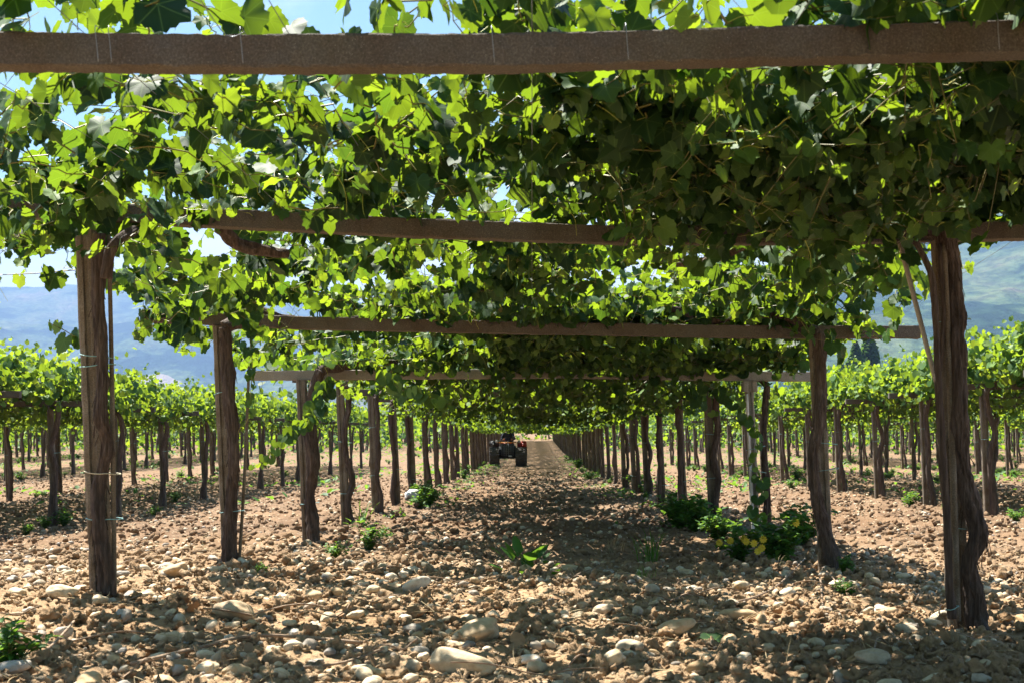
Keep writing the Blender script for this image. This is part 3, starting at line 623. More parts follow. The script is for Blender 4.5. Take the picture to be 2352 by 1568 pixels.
def hand_shoot(pts, cnt, ls, yg=.3):
    p = resample(pts, cnt); T = np.linspace(0, 1, cnt); k = cnt
    th = RS.uniform(0, 2 * np.pi, k); off = np.stack([np.cos(th) * .5, np.sin(th) * .5, RS.uniform(-.8, .5, k)], -1); lp = p + off * .05
    tip = np.stack([np.cos(th) * .4, np.sin(th) * .4, RS.uniform(-1.2, -.4, k)], -1); nrm = np.stack([RS.normal(0, .5, k), -np.abs(RS.normal(.7, .4, k)), RS.uniform(0, .7, k)], -1)
    return (lp, tip, nrm, ls * (1.1 - .6 * T**2) * RS.uniform(.7, 1.2, k), np.clip(yg + .4 * T + RS.normal(0, .12, k), 0, .95)), p
EXTRA = {
 (1, -1): [([P(190, 500, 6.4), P(120, 520, 6.3), P(40, 512, 6.3), P(-40, 540, 6.2)], 14, .10, .45), ([P(180, 620, 6.9), P(90, 628, 6.8), P(0, 632, 6.7), P(-60, 640, 6.7)], 7, .095, .6),
           ([P(190, 700, 7.2), P(180, 780, 7.1), P(150, 760, 7.0), P(110, 740, 6.9)], 8, .11, .55),
           ([P(230, 480, 6.2), P(200, 420, 6.0), P(120, 400, 5.9), P(20, 430, 5.9)], 22, .13, .1)],
 (1, 1): [([P(2000, 560, 7.8), P(2040, 640, 7.8), P(2090, 640, 7.8), P(2130, 650, 7.8)], 22, .11, .6), ([P(1700, 540, 7.4), P(1800, 600, 7.5), P(1900, 640, 7.6), P(2010, 650, 7.7)], 30, .12, .45),
          ([P(2120, 470, 6.3), P(2200, 500, 6.2), P(2230, 520, 6.2)], 8, .14, .3)],
 (2, -1): [([P(450, 640, 9.2), P(520, 700, 9.2), P(600, 760, 9.2)], 30, .13, .15), ([P(400, 700, 9.0), P(440, 750, 9.1), P(470, 770, 9.1)], 18, .13, .2), ([P(570, 740, 9.4), P(580, 830, 9.4), P(576, 900, 9.4), P(570, 960, 9.4)], 16, .08, .3)],
 (3, -1): [([P(745, 880, 12.2), P(700, 960, 12.1), P(650, 1010, 12.0), P(585, 1075, 11.9)], 34, .12, .4), ([P(760, 880, 12.2), P(730, 940, 12.1), P(690, 990, 12.0)], 24, .11, .3), ([P(880, 860, 11.6), P(930, 900, 11.5), P(1000, 915, 11.4), P(1040, 930, 11.4)], 26, .13, .6)],
 (3, 1): [([P(1620, 880, 12.3), P(1700, 930, 12.3), P(1740, 1000, 12.4), P(1725, 1090, 12.4)], 26, .10, .35), ([P(1730, 1060, 12.5), P(1755, 1120, 12.5), P(1720, 1190, 12.5), P(1770, 1180, 12.5)], 14, .11, .3), ([P(1560, 870, 12.2), P(1600, 920, 12.2), P(1640, 950, 12.3)], 14, .11, .3)],
 (2, 1): [([P(1900, 760, 9.3), P(1930, 800, 9.3), P(1940, 830, 9.3)], 7, .11, .2), ([P(1925, 1310, 9.4), P(1935, 1280, 9.4), P(1945, 1300, 9.4)], 5, .07, .3)],
}
# shared far canopies (local, centred on the vine, z measured from the beam top)
def shared_canopy(sgn, seed, lod=2, cnt=260, nodes=9, size=.165, x0=-.55, x1=2.25, hang=.28, up=.45, young=0, mt='leaf_far', y0=-.1, y1=3.0, lift=0.0):
    a, b = (x0, x1) if sgn < 0 else (-x1, -x0)
    lv, (path, rad), _ = shoots(a, b, y0, y1, lambda x, y: np.zeros_like(x), cnt, lod, size, up=up, hang=hang, nodes=nodes, seed=seed, spill=.12, young=young, lift=lift, droop=(.05 if lod == 1 else .22) if lift else .06)
    V, F, A = leaf_cloud(*lv, lod); o = npmesh('foliage', V, F, M[mt], attr=A); return o
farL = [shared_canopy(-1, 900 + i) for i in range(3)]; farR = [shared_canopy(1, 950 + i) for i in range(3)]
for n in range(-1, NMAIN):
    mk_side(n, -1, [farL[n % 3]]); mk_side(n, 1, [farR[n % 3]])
for o in farL + farR:
    me_keep = o.data; bpy.data.objects.remove(o)

# ------------------------------------------------------------------ neighbouring pergolas
def field_protos():
    out = []
    for i in range(8):
        near = i < 4; R = random.Random(60 + i)
        e = empty('grape_vine', (0, 0, 0)); H = 1.80; r = R.uniform(.038, .055); o = R.choice([-.04, .05, .07]); pts = []
        for k in range(7):
            s = k / 6; pts.append(Vector((o + R.uniform(-.04, .04) - .045 * H * s, -.06 + R.uniform(-.03, .02), -.03 + s * H)))
        pts.append(Vector((o + .25, .1, H + .08))); pts.append(Vector((o + .7, .2, H + .05)))
        V, F = tube(pts, [r * 1.3, r * 1.1, r, r * .95, r, r * .9, r * .9, r * .7, r * .4], 9 if near else 6, 5 if near else 2, rough=.22, groove=.1, seed=i); tr = pymesh('trunk', V, F, M['bark'], e)
        lod = 1 if near else 2
        f = shared_canopy(-1, 700 + i, lod, 420 if near else 220, 12 if near else 9, .125 if near else .18, x0=-.4, x1=2.2, hang=.16 if near else .34, up=.72, young=.28, mt='leaf_far', lift=.38)
        f.parent = e; f.location = (0, -1.5, H + .09)
        out.append(e)
    return out
VP = field_protos()
PP = []
for i in range(4):
    e = empty('concrete_post', (0, 0, 0)); V, F = post_mesh((0, 0, -.06), (-.08, 0, 1.79), .085, .08, 300 + i, seg=6); pymesh('shaft', V, F, M['post'], e, smooth=False)
    V, F = loopring((-.01, -.02, 1.0 + .1 * i), .085, .08, .01, .003, i); pymesh('tie', V, F, M['twine'], e); PP.append(e)
BP = []
for i in range(3):
    V, F = beam_mesh('b', [(-.6, 0, 0), (2.1, 0, 0), (4.8, 0, 0)], M['concrete'], seed=70 + i, seg=12, rough=.003); BP.append(pymesh('concrete_beam', V, F, M['concrete'], smooth=False))
fieldpost = []
used_v = [False] * 8; used_p = [False] * 4; used_b = [False] * 3
def place(lst, used, i, loc, flip=False, **k):
    if not used[i]: o = lst[i]; used[i] = True
    else: o = copy_tree(lst[i])
    o.location = loc
    if o.type == 'EMPTY' and o.name.startswith('grape'): zz = random.uniform(.94, 1.05); o.scale = (-1 if flip else 1, 1, zz); o.rotation_euler = (0, 0, random.uniform(-.09, .09))
    return tag(o, **k)
FIELDS = [  # xa (nearer row), xb, first D, step, last D, name, side word
    (-7.1, -11.3, 14.2, 3.08, 62, 'near left pergola', 'left'),
    (-16.3, -20.5, 36.2, 3.1, 86, 'second left pergola', 'left'),
    (-25.5, -29.7, 60.0, 3.1, 88, 'farthest left pergola', 'left'),
    (6.45, 10.65, 16.15, 3.08, 64, 'near right pergola', 'right'),
    (15.0, 19.2, 36.5, 3.1, 86, 'second right pergola', 'right'),
    (23.6, 27.8, 60.0, 3.1, 88, 'farthest right pergola', 'right')]
cnt = 0
for (xa, xb, d0, st, d1, nm, sd_) in FIELDS:
    D = d0; q = 0
    while D < d1:
        sg = -1 if xa < 0 else 1
        for ri, x in enumerate((xa, xb)):
            cnt += 1; jx = random.uniform(-.06, .06); z = g1(x, D); near = D < 34
            row = 'inner' if ri == 0 else 'outer'
            od = ORD[q] if (q < 12 and nm.startswith('near')) else None
            lab = f'shaggy grape vine, {od} from the front in the {row} row of the {nm}' if od else f'small far grape vine in the {row} row of the {nm}'
            flip = (ri == 0) == (sg < 0)      # canopy reaches towards the pergola's middle
            place(VP, used_v, (cnt % 4) + (0 if near else 4), (x + jx, D, z), flip=flip, label=lab, cat='grape vine', group=f'grape vines of the {nm}')
            lab = f'concrete post, {od} from the front in the {row} row of the {nm}' if od else f'small far concrete post in the {row} row of the {nm}'
            place(PP, used_p, cnt % 4, (x + jx - .02, D + .02, z), label=lab, cat='post', group=f'concrete posts of the {nm}')
        zb = (g1(xa, D) + g1(xb, D)) / 2 + 1.88
        lab = f'concrete crossbeam with sunny leaves above, {ORD[q]} from the front of the {nm}' if (q < 12 and nm.startswith('near')) else f'far concrete crossbeam of the {nm}'
        place(BP, used_b, q % 3, (min(xa, xb), D, zb), label=lab, cat='beam', group=f'crossbeams of the {nm}')
        D += st; q += 1
# everything farther than that: one mass of leaves, one of stems
def far_mass():
    pos = []; posts = []
    for x in list(np.arange(-94.3, 100, 4.6)):
        for D in np.arange(76, 150, 3.2):
            if (abs(x) < 3 and D < 137) or (D < 90 and abs(x) < 31 and not (4 < abs(x) < 5.6 or 12.5 < abs(x) < 14)): continue
            if abs(x) * FP / D > 1450: continue
            posts.append((x, D))
    for x in (-34.6, -38.8, -43.8, -48, 32.2, 36.4, 41, 45.2):
        for D in np.arange(78, 90, 3.2): posts.append((x, D))
    n = len(posts); P0 = np.array(posts); k = 150
    p = np.repeat(P0, k, 0); p = p + np.stack([RS.uniform(-2.0, 2.0, n * k), RS.uniform(-1.6, 1.6, n * k)], -1)
    z = gz(p[:, 0], p[:, 1]) + np.where(RS.uniform(0, 1, n * k) < .34, RS.uniform(.1, 1.8, n * k)**1.2, RS.normal(1.95, .28, n * k).clip(1.3, 2.7)); pos = np.column_stack([p, z]); N_ = len(pos)
    V, F, A = leaf_cloud(pos, RS.normal(0, 1, (N_, 3)) + [0, 0, -.5], RS.normal(0, .7, (N_, 3)) + [0, 0, .6], RS.uniform(.2, .42, N_), np.clip(RS.normal(.5, .2, N_), 0, .95), 2)
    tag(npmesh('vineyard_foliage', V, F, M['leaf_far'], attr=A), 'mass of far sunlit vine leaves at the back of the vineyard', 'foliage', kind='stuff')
    path = np.zeros((n, 4, 3)); 
    for j in range(4): path[:, j, 0] = P0[:, 0] + RS.uniform(-.08, .08, n); path[:, j, 1] = P0[:, 1]; path[:, j, 2] = gz(P0[:, 0], P0[:, 1]) - .05 + j * .62
    path = np.concatenate([path, path + np.stack([RS.uniform(-.5, .5, (n, 1)).repeat(4, 1), np.full((n, 4), .5), np.zeros((n, 4))], -1)]); V, F = thin_tubes(path, np.full((2 * n, 4), .08)); tag(npmesh('vine_trunks', V, F, M['bark']), 'crowd of tiny far vine trunks and posts at the back of the vineyard', 'vine trunks', kind='stuff')
far_mass()

# ------------------------------------------------------------------ trellis wires of the aisle
def wire(x, n0, n1, z, lab):
    pts = []
    for n in range(n0, n1 + 1):
        bp = beam_pts(n); pts.append(Vector((x, DD(n), float(np.interp(x, [p.x for p in bp], [p.z for p in bp])) + z)))
    V, F = tube(pts, [.0013] * len(pts), 5, 2); o = pymesh('trellis_wire', V, F, M['wire']); tag(o, lab, 'wire', 'trellis wires on the crossbeams')
for i, x in enumerate((-2.55, -1.65, -1.2, -.65, .0, .7, 1.35, 1.9, 2.5)):
    wire(x, -1, 9, .003, f'thin steel wire strung over the crossbeams, {ORD[i]} from the left')
V, F = tube([P(460, 0, 3.3), P(520, 82, 3.6), P(560, 74, 3.6)], [.0014] * 3, 5, 4); tag(pymesh('trellis_wire', V, F, M['wire']), 'loose steel wire slanting across the blue sky above the nearest crossbeam', 'wire')

# brace rod and thin trunk by the right front post
e = empty('brace_rod', P(2150, 882, 6.5), label='pale ribbed metal rod leaning from the second crossbeam down to the nearest right post', cat='metal rod')
a, b = P(2066, 555, 6.62), P(2152, 884, 6.5); parts = [tube([a, a.lerp(b, .5), b], [.012, .012, .011], 8, 8)]
for i in range(46):
    c = a.lerp(b, (i + .5) / 46); v_, f_ = tube([c + Vector((-.011, -.007, .004)), c + Vector((0, -.0135, 0)), c + Vector((.011, -.007, -.004))], [.0018] * 3, 4, 2); parts.append((v_, f_))
V, F = join(*parts); e.name = 'tmp'; LOC = tuple(e.location); bpy.data.objects.remove(e); e = pymesh('brace_rod', np.array(V) - np.array(LOC), F, M['rebar']); e.location = LOC; tag(e, 'pale ribbed metal rod leaning from the second crossbeam down to the nearest right post', 'metal rod'); print('ROD', LOC, tuple(a), tuple(b), np.array(V).min(0), np.array(V).max(0))
e = empty('grape_vine', P(2186, 1405, 6.45), label='thin dark vine stem standing just left of the nearest right post', cat='grape vine')
V, F = tube([P(u, v, 6.45) for u, v in [(2188, 1420), (2180, 1330), (2176, 1200), (2166, 1080), (2160, 960), (2155, 870), (2150, 760), (2140, 640), (2112, 570), (2090, 545)]], [.022, .018, .018, .02, .018, .019, .016, .016, .014, .012], 10, 6, rough=.22, seed=5); pymesh('trunk', localize(V, e), F, M['bark'], e)
V, F = tube([P(u, v, 6.5) for u, v in [(2152, 880), (2163, 800), (2168, 700), (2158, 560)]], [.014, .012, .012, .01], 8, 5, rough=.2, seed=9); pymesh('arm', localize(V, e), F, M['bark'], e)
V, F = loopring(P(2187, 1395, 6.45), .03, .03, .01, .002, 3); pymesh('tie', localize(V, e), F, M['twine'], e)
for (u0, v0, u1, v1, d, r, lab) in [(250, 540, 263, 1385, 6.60, .012, 'thin wooden stake behind the wavy trunk on the nearest left post'), (572, 840, 549, 1300, 9.66, .012, 'slim brown stake right of the second left post'), (2168, 560, 2200, 1425, 6.5, .016, 'pale grooved stake strapped to the nearest right post')]:
    V, F = tube([P(u0, v0, d), P((u0 + u1) / 2 + 2, (v0 + v1) / 2, d), P(u1, v1, d)], [r * .8, r, r], 8, 8, rough=.1, seed=int(u0)); o = pymesh('stake', V, F, M['post']); tag(o, lab, 'stake')

# ------------------------------------------------------------------ stones and clods
def stone_tpl(seed, sub=3, rough_=.08, squash=.62):
    bm = bmesh.new(); bmesh.ops.create_icosphere(bm, subdivisions=sub, radius=.5); V = np.array([tuple(v.co) for v in bm.verts]); F = np.array([[l.vert.index for l in f.loops] for f in bm.faces]); bm.free()
    d = 1 + rough_ * 2 * fbm(V[:, 0] * (2 if rough_ < .2 else 3.4) + seed, V[:, 1] * (2 if rough_ < .2 else 3.4), V[:, 2] * (2 if rough_ < .2 else 3.4) + seed, 2 if rough_ < .2 else 3); d = np.clip(d, .35, 1.7); V = V * d[:, None]; R = np.random.RandomState(seed); V = V * np.array([1, R.uniform(.6, .85), squash * R.uniform(.8, 1.15)])
    return V, F
def scatter(n, tpls, ymin, ymax, smin, smax, seed, sink=.2, pw=2.2, xm=.43, dens=None, tilt=.35, ypow=1.0):
    R = np.random.RandomState(seed); t = R.uniform(0, 1, n)**ypow; y = ymin + (ymax - ymin) * t; x = R.uniform(-xm, xm, n) * y
    s = smin + (smax - smin) * R.uniform(0, 1, n)**pw
    if dens is not None: m = R.uniform(0, 1, n) < dens(x, y); x, y, s = x[m], y[m], s[m]; n = len(x)
    z = gz(x, y) + rough(x, y) + s * .5 * .6 * (1 - sink * 2 * R.uniform(0, 1, n))
    return x, y, z, s, R
def rotm(R, n, tilt):
    a = R.uniform(0, 2 * np.pi, n); b = R.normal(0, tilt, n); c = R.normal(0, tilt, n)
    ca, sa, cb, sb, cc, sc = np.cos(a), np.sin(a), np.cos(b), np.sin(b), np.cos(c), np.sin(c); o, l = np.zeros(n), np.ones(n)
    Rz = np.stack([ca, -sa, o, sa, ca, o, o, o, l], -1).reshape(n, 3, 3); Rx = np.stack([l, o, o, o, cb, -sb, o, sb, cb], -1).reshape(n, 3, 3); Ry = np.stack([cc, o, sc, o, l, o, -sc, o, cc], -1).reshape(n, 3, 3)
    return Rz @ Rx @ Ry
def merge(tpls, x, y, z, s, R, tilt):
    n = len(x); Rm = rotm(R, n, tilt); wh = R.randint(0, len(tpls), n); Vs = []; Fs = []; As = []; b = 0; rn = R.uniform(0, 1, n)
    for t, (tv, tf) in enumerate(tpls):
        m = wh == t; c = int(m.sum())
        if not c: continue
        v = np.einsum('nij,kj->nki', Rm[m], tv) * s[m][:, None, None] + np.stack([x[m], y[m], z[m]], -1)[:, None, :]
        Vs.append(v.reshape(-1, 3)); Fs.append(((np.arange(c) * len(tv))[:, None, None] + tf[None] + b).reshape(-1, 3)); b += c * len(tv); a = np.zeros((c, len(tv), 3)); a[:, :, 2] = rn[m][:, None]; As.append(a.reshape(-1, 3))
    return np.vstack(Vs), np.vstack(Fs), np.vstack(As)
ST3 = [stone_tpl(i, 3, .13) for i in range(8)]; ST2 = [stone_tpl(10 + i, 2, .12) for i in range(6)]; ST1 = [stone_tpl(20 + i, 1, .05) for i in range(5)]
CL3 = [stone_tpl(40 + i, 3, .5, .75) for i in range(8)]; CL2 = [stone_tpl(50 + i, 2, .5, .8) for i in range(6)]; CL1 = [stone_tpl(60 + i, 1, .3, .8) for i in range(4)]
mixd = lambda x, y: np.clip(.50 + .7 * vn(x * .8 + 5, y * .8) + .3 * (y < 11) * (x < 1), .08, 1)
def pile(name, lab, cat_, mtl, specs):
    Vs, Fs, As, b = [], [], [], 0
    for tp, n, ya, yb, sa, sb, sd_, pw, sink, tilt, dn in specs:
        V, F, A = merge(tp, *scatter(n, tp, ya, yb, sa, sb, sd_, pw=pw, sink=sink, dens=dn), tilt); Vs.append(V); Fs.append(F + b); As.append(A); b += len(V)
    tag(npmesh(name, np.vstack(Vs), np.vstack(Fs), mtl, attr=np.vstack(As)), lab, cat_, kind='stuff')
pile('pebbles', 'countless small pale river pebbles strewn through the ploughed soil', 'pebbles', M['stone'],
     [(ST3, 650, 3.9, 10, .03, .085, 1, 1.8, .35, .3, mixd), (ST2, 2300, 3.9, 13, .012, .045, 12, 1.6, .3, .3, mixd), (ST1, 15000, 8, 46, .02, .085, 2, 2.0, .3, .3, mixd)])
pile('soil_clods', 'crumbly brown clods of freshly ploughed soil', 'soil clods', M['soil'],
     [(CL3, 2200, 3.9, 10, .03, .09, 3, 2.4, .45, .8, None), (CL2, 15000, 3.9, 12, .010, .034, 31, 1.5, .3, .8, None), (CL1, 20000, 9, 48, .025, .11, 4, 2.0, .4, .8, None)])
SM = []
for i in range(9):
    tv, tf = stone_tpl(80 + i, 4, .13 if i < 6 else .19, .55); q = npmesh('cobble', tv, tf, M['stone'], attr=np.zeros((len(tv), 3)) + [0, 0, .11 * i]); SM.append(q.data); bpy.data.objects.remove(q)
def cobble(x, y, s, lab, grp=None, mi=None, sx=1, rz=None, sz=1, sink=.18, R=random):
    o = bpy.data.objects.new('cobble', SM[mi if mi is not None else R.randint(0, 8)]); COL.objects.link(o); o.scale = (s * sx, s, s * sz)
    o.location = (x, y, float(gz(x, y) + rough(x, y)) + s * sz * .3 * (1 - sink * 2)); o.rotation_euler = (R.uniform(-.3, .3), R.uniform(-.3, .3), rz if rz is not None else R.uniform(0, 6.28)); return tag(o, lab, 'stone', grp)
for (u, v, wpx, sx, lab) in [(142, 1388, 62, 1.1, 'big cream boulder-like stone alone left of the nearest left post'), (540, 1425, 84, 1.2, 'large pale domed stone lying left of centre near the front'), (1098, 1475, 100, 1.15, 'largest smooth tan cobble, tilted, in the middle foreground'),
      (432, 1470, 44, 1.3, 'flat white stone in front of the big domed one'), (955, 1358, 56, 1.1, 'ochre cobble in the shadow patch left of centre'), (1545, 1468, 70, 1.3, 'tan wedge of stone in the right foreground'), (2160, 1418, 42, 1.5, 'flat pale stone left of the foot of the nearest right post'),
      (1306, 1312, 36, 1.1, 'white cobble right of the broad leaved weed'), (2010, 1545, 60, 1.4, 'pale squarish stone at the bottom right'), (1605, 1548, 60, 1, 'grey rounded cobble on the bottom edge right of centre'), (1060, 1550, 110, 1.4, 'wide bleached slab on the bottom edge'),
      (20, 1555, 60, 1.4, 'white stone in the bottom left corner'), (815, 1418, 38, 1.1, 'round pale stone in the shadow left of the tan cobble'), (275, 1335, 34, 1.1, 'golden cobble touching the foot of the nearest left post'), (400, 1330, 52, 1.5, 'wide flat cream stone between the first two left posts'),
      (2190, 1460, 40, .9, 'brown egg shaped stone in front of the nearest right post'), (1700, 1415, 70, 1.3, 'broad pale stone left of the nearest right post'), (950, 1440, 34, 1.3, 'small flat white stone left of the largest cobble'), (1230, 1385, 44, 1, 'grey cobble in the shade of the centre aisle'), (720, 1375, 48, 1.2, 'pale dome of stone at the edge of the first shadow patch')]:
    p = G(u, v); cobble(p.x, p.y, wpx * p.y / FP, lab, None, sx=sx, rz=random.uniform(-.4, .4), sink=.1)
x, y, z, s, R = scatter(275, None, 4.2, 10.5, .06, .12, 9, pw=2.6, ypow=1.2)
for i in range(len(x)): cobble(x[i], y[i], s[i], 'pale rounded river cobble half buried in the ploughed soil near the camera', 'river cobbles in the foreground soil', sink=R.uniform(.1, .5))
p = G(945, 1150); o = cobble(p.x, p.y, .34, 'crumpled white rock lying by the left row in mid aisle', None, mi=7, sz=1.0, sx=1.15); 
mw = simple('white_rock', (.62, .60, .57), .8, var=.15, scale=12, bumpd=.03); me = o.data.copy(); o.data = me; me.materials[0] = mw; o.name = 'white_rock'

# dry twigs, canes, straw and fallen leaves on the soil
def gp(u, v, dz=.02):
    p = G(u, v); p.z += float(rough(p.x, p.y)) + dz; return p
TW = [([(303, 1547), (432, 1502), (560, 1488), (666, 1476), (834, 1478)], .0075, 'long curved dry cane lying across the left foreground'),
      ([(700, 1550), (790, 1530), (880, 1505)], .005, 'short dry cane at the bottom left of centre'), ([(1890, 1400), (1885, 1350), (1882, 1335)], .006, 'stub of dead stem sticking up in the right foreground'),
      ([(1780, 1300), (1840, 1275), (1900, 1330), (1930, 1370)], .006, 'forked dead twig leaning in the right foreground'), ([(1660, 1390), (1730, 1385), (1790, 1350), (1850, 1290)], .006, 'bent grey cane in front of the flowering weed'),
      ([(2020, 1430), (2060, 1470), (2100, 1500)], .006, 'thin dark twig at the lower right'), ([(1000, 1345), (1015, 1330), (1050, 1360)], .005, 'twig standing in the shadow of the centre foreground'), ([(90, 1530), (130, 1500), (170, 1450)], .005, 'pale twig left of the long cane')]
for uv, r, lab in TW:
    V, F = tube([gp(u, v, .03) for u, v in uv], [r] * len(uv), 7, 6, rough=.15, seed=len(lab)); tag(pymesh('dry_cane', V, F, M['cane']), lab, 'twig')
R = np.random.RandomState(77); S = 1500; y = R.uniform(4, 16, S); x = R.uniform(-.42, .42, S) * y; z = gz(x, y) + rough(x, y) + R.uniform(.0, .03, S); dr = np.stack([R.normal(0, 1, S), R.normal(0, 1, S), R.uniform(-.1, .5, S)], -1); dr = unit(dr); ln = R.uniform(.03, .16, S)
t = np.linspace(0, 1, 5)[None, :, None]; pth = np.stack([x, y, z], -1)[:, None, :] + dr[:, None, :] * ln[:, None, None] * t + np.stack([R.normal(0, .02, S), R.normal(0, .02, S), -np.abs(R.normal(0, .02, S))], -1)[:, None, :] * t * t
V, F = thin_tubes(pth, np.repeat(R.uniform(.0008, .0022, S)[:, None], 5, 1)); tag(npmesh('straw', V, F, M['dry']), 'bits of straw and thin dry stalks littering the soil', 'straw', kind='stuff')
S = 60; yy_ = R.uniform(4.3, 14, S); xx_ = R.uniform(-.4, .4, S) * yy_; a_ = R.uniform(0, 6.28, S); l_ = R.uniform(.2, .6, S); t = np.linspace(-.5, .5, 9)[None, :]
px_ = xx_[:, None] + np.cos(a_)[:, None] * l_[:, None] * t; py_ = yy_[:, None] + np.sin(a_)[:, None] * l_[:, None] * t * .8 + .05 * np.sin(t * 5 + a_[:, None]); pz_ = gz(px_, py_) + .035 + .04 * np.abs(np.sin(t * 4 + a_[:, None]))
V, F = thin_tubes(np.stack([px_, py_, pz_], -1), np.repeat(R.uniform(.002, .0048, S)[:, None], 9, 1)); tag(npmesh('prunings', V, F, M['cane']), 'thin dry vine prunings scattered over the soil', 'prunings', kind='stuff')
S = 260; y = R.uniform(4.3, 20, S); x = R.uniform(-.4, .4, S) * y; z = gz(x, y) + rough(x, y) + .02; V, F, A = leaf_cloud(np.stack([x, y, z], -1), R.normal(0, 1, (S, 3)) * [1, 1, .3], R.normal(0, .4, (S, 3)) + [0, 0, 1], R.uniform(.04, .09, S), R.uniform(0, 1, S), 1)
tag(npmesh('fallen_leaves', V, F, M['deadleaf'], attr=A), 'withered brown vine leaves scattered on the soil', 'fallen leaves', kind='stuff')
p = gp(1640, 1478, .015); V, F, A = leaf_cloud(np.array([[p.x, p.y, p.z]]), np.array([[1., .2, -.1]]), np.array([[0., -.4, 1.]]), np.array([.15]), np.array([.3]), 0); tag(npmesh('fallen_leaf', V, F, M['leaf'], attr=A), 'single grey green vine leaf lying on the soil at the lower right', 'leaf')

# ------------------------------------------------------------------ weeds
def lance(wd, n=3):
    V = [(0, 0, 0), (.35, wd, .05), (.35, -wd, .05), (.4, 0, 0), (.75, wd * .7, -.03), (.75, -wd * .7, -.03), (1, 0, -.14)]; F = [(0, 3, 1), (0, 2, 3), (1, 3, 4), (3, 2, 5), (3, 6, 4), (3, 5, 6)]
    return np.array(V) , np.array(F)
LN = [lance(.22), lance(.28), lance(.18)]
def weed_mesh(kind, h, seed):
    R = np.random.RandomState(seed); parts = []
    if kind in ('bush', 'flower'):
        ns = int(26 if h > .3 else 16); th = R.uniform(0, 2 * np.pi, ns); lean = R.uniform(.1, 1.0, ns); L_ = h * R.uniform(.6, 1.1, ns); t = np.linspace(0, 1, 9)[None, :]
        px = np.cos(th)[:, None] * lean[:, None] * L_[:, None] * t * .8; py = np.sin(th)[:, None] * lean[:, None] * L_[:, None] * t * .8; pz = L_[:, None] * (t - .35 * lean[:, None] * t * t)
        path = np.stack([px, py, pz], -1); pp = np.repeat(path[:, 1:].reshape(-1, 3), 3, 0); k = len(pp); a = R.uniform(0, 2 * np.pi, k)
        lv = (pp + R.normal(0, .008, (k, 3)), np.stack([np.cos(a), np.sin(a), R.uniform(-.3, .8, k)], -1), np.stack([R.normal(0, .4, k), R.normal(0, .4, k), np.ones(k)], -1), h * R.uniform(.12, .27, k), np.clip(R.normal(.45, .22, k), 0, .95))
        return leaf_cloud(*lv, 1, tpls=LN), (path, np.full(path.shape[:2], .002))
    if kind == 'grass':
        k = 38; a = R.uniform(0, 2 * np.pi, k); p = np.stack([R.normal(0, .04, k), R.normal(0, .04, k), np.zeros(k)], -1); t = [(np.array([(0, .012, 0), (0, -.012, 0), (.4, .012, .04), (.4, -.012, .04), (.75, .008, 0), (.75, -.008, 0), (1, 0, -.16)]), np.array([(0, 1, 3), (0, 3, 2), (2, 3, 5), (2, 5, 4), (4, 5, 6)]))]
        lv = (p, np.stack([np.cos(a) * .45, np.sin(a) * .45, R.uniform(.6, 1.4, k)], -1), np.stack([-np.cos(a), -np.sin(a), np.full(k, .4)], -1), h * R.uniform(.5, 1.1, k), np.clip(R.normal(.6, .2, k), 0, .95)); return leaf_cloud(*lv, 1, tpls=t), None
    if kind == 'broad':
        k = 9; a = np.linspace(0, 6, k) + R.uniform(-.2, .2, k); p = np.stack([np.cos(a) * .03, np.sin(a) * .03, R.uniform(.0, .03, k)], -1)
        lv = (p + np.stack([np.cos(a) * .06, np.sin(a) * .06, R.uniform(.01, .12, k)], -1), np.stack([np.cos(a), np.sin(a), R.uniform(.2, 1.6, k)], -1), np.stack([-np.cos(a) * .3, -.6 - np.sin(a) * .3, np.ones(k)], -1), h * R.uniform(.8, 1.1, k), np.clip(R.normal(.3, .1, k), 0, .95)); return leaf_cloud(*lv, 1, tpls=[lance(.3)]), None
WM = {}
def weed(u, v, kind, h, lab, cat_='weed', grp=None, mtl='weed', x=None, y=None, var=0):
    key = (kind, round(h, 2), var, mtl)
    if x is None: p = G(u, v); x, y = p.x, p.y
    e = empty({'bush': 'leafy_weed', 'flower': 'flowering_weed', 'grass': 'grass_tuft', 'broad': 'broadleaf_weed'}[kind], (x, y, float(gz(x, y) + rough(x, y)) - .01), random.uniform(0, 6.28), label=lab, cat=cat_, group=grp)
    if key not in WM:
        (V, F, A), st = weed_mesh(kind, h, var + 5); f = npmesh('leaves', V, F, M[mtl], e, attr=A); s = None
        if st: V, F = thin_tubes(*st); s = npmesh('stems', V, F, M['shoot'], e)
        WM[key] = (f.data, s.data if s else None)
    else:
        f = bpy.data.objects.new('leaves', WM[key][0]); COL.objects.link(f); f.parent = e
        if WM[key][1]: s = bpy.data.objects.new('stems', WM[key][1]); COL.objects.link(s); s.parent = e
    return e
e = weed(1790, 1290, 'flower', .41, 'large leafy weed with yellow flowers right of the capped post', 'flowering plant', var=1)
def flowers(e, spots):
    for (dx, dy, dz) in spots:
        k = 9; a = np.linspace(0, 2 * np.pi, k, endpoint=False); pos = np.tile([dx, dy, dz], (k, 1)); tip = np.stack([np.cos(a), np.full(k, -.35), np.sin(a)], -1); V, F, A = leaf_cloud(pos, tip, np.tile([0, -1., .4], (k, 1)), np.full(k, .032), np.full(k, .5), 1, tpls=[lance(.3)])
        npmesh('flower', V, F, M['petal'], e, attr=A)
e.rotation_euler = (0, 0, 0); flowers(e, [(-.20, -.2, .13), (-.17, -.2, .155), (-.16, -.2, .22), (-.23, -.2, .19), (.10, -.15, .34), (-.28, -.15, .2)])
e = weed(1700, 1285, 'flower', .30, 'low weed with a few orange flowers leaning on the larger flowering one', 'flowering plant', var=2); e.rotation_euler = (0, 0, 0); flowers(e, [(-.1, -.15, .2), (.0, -.18, .22), (-.18, -.1, .18)])
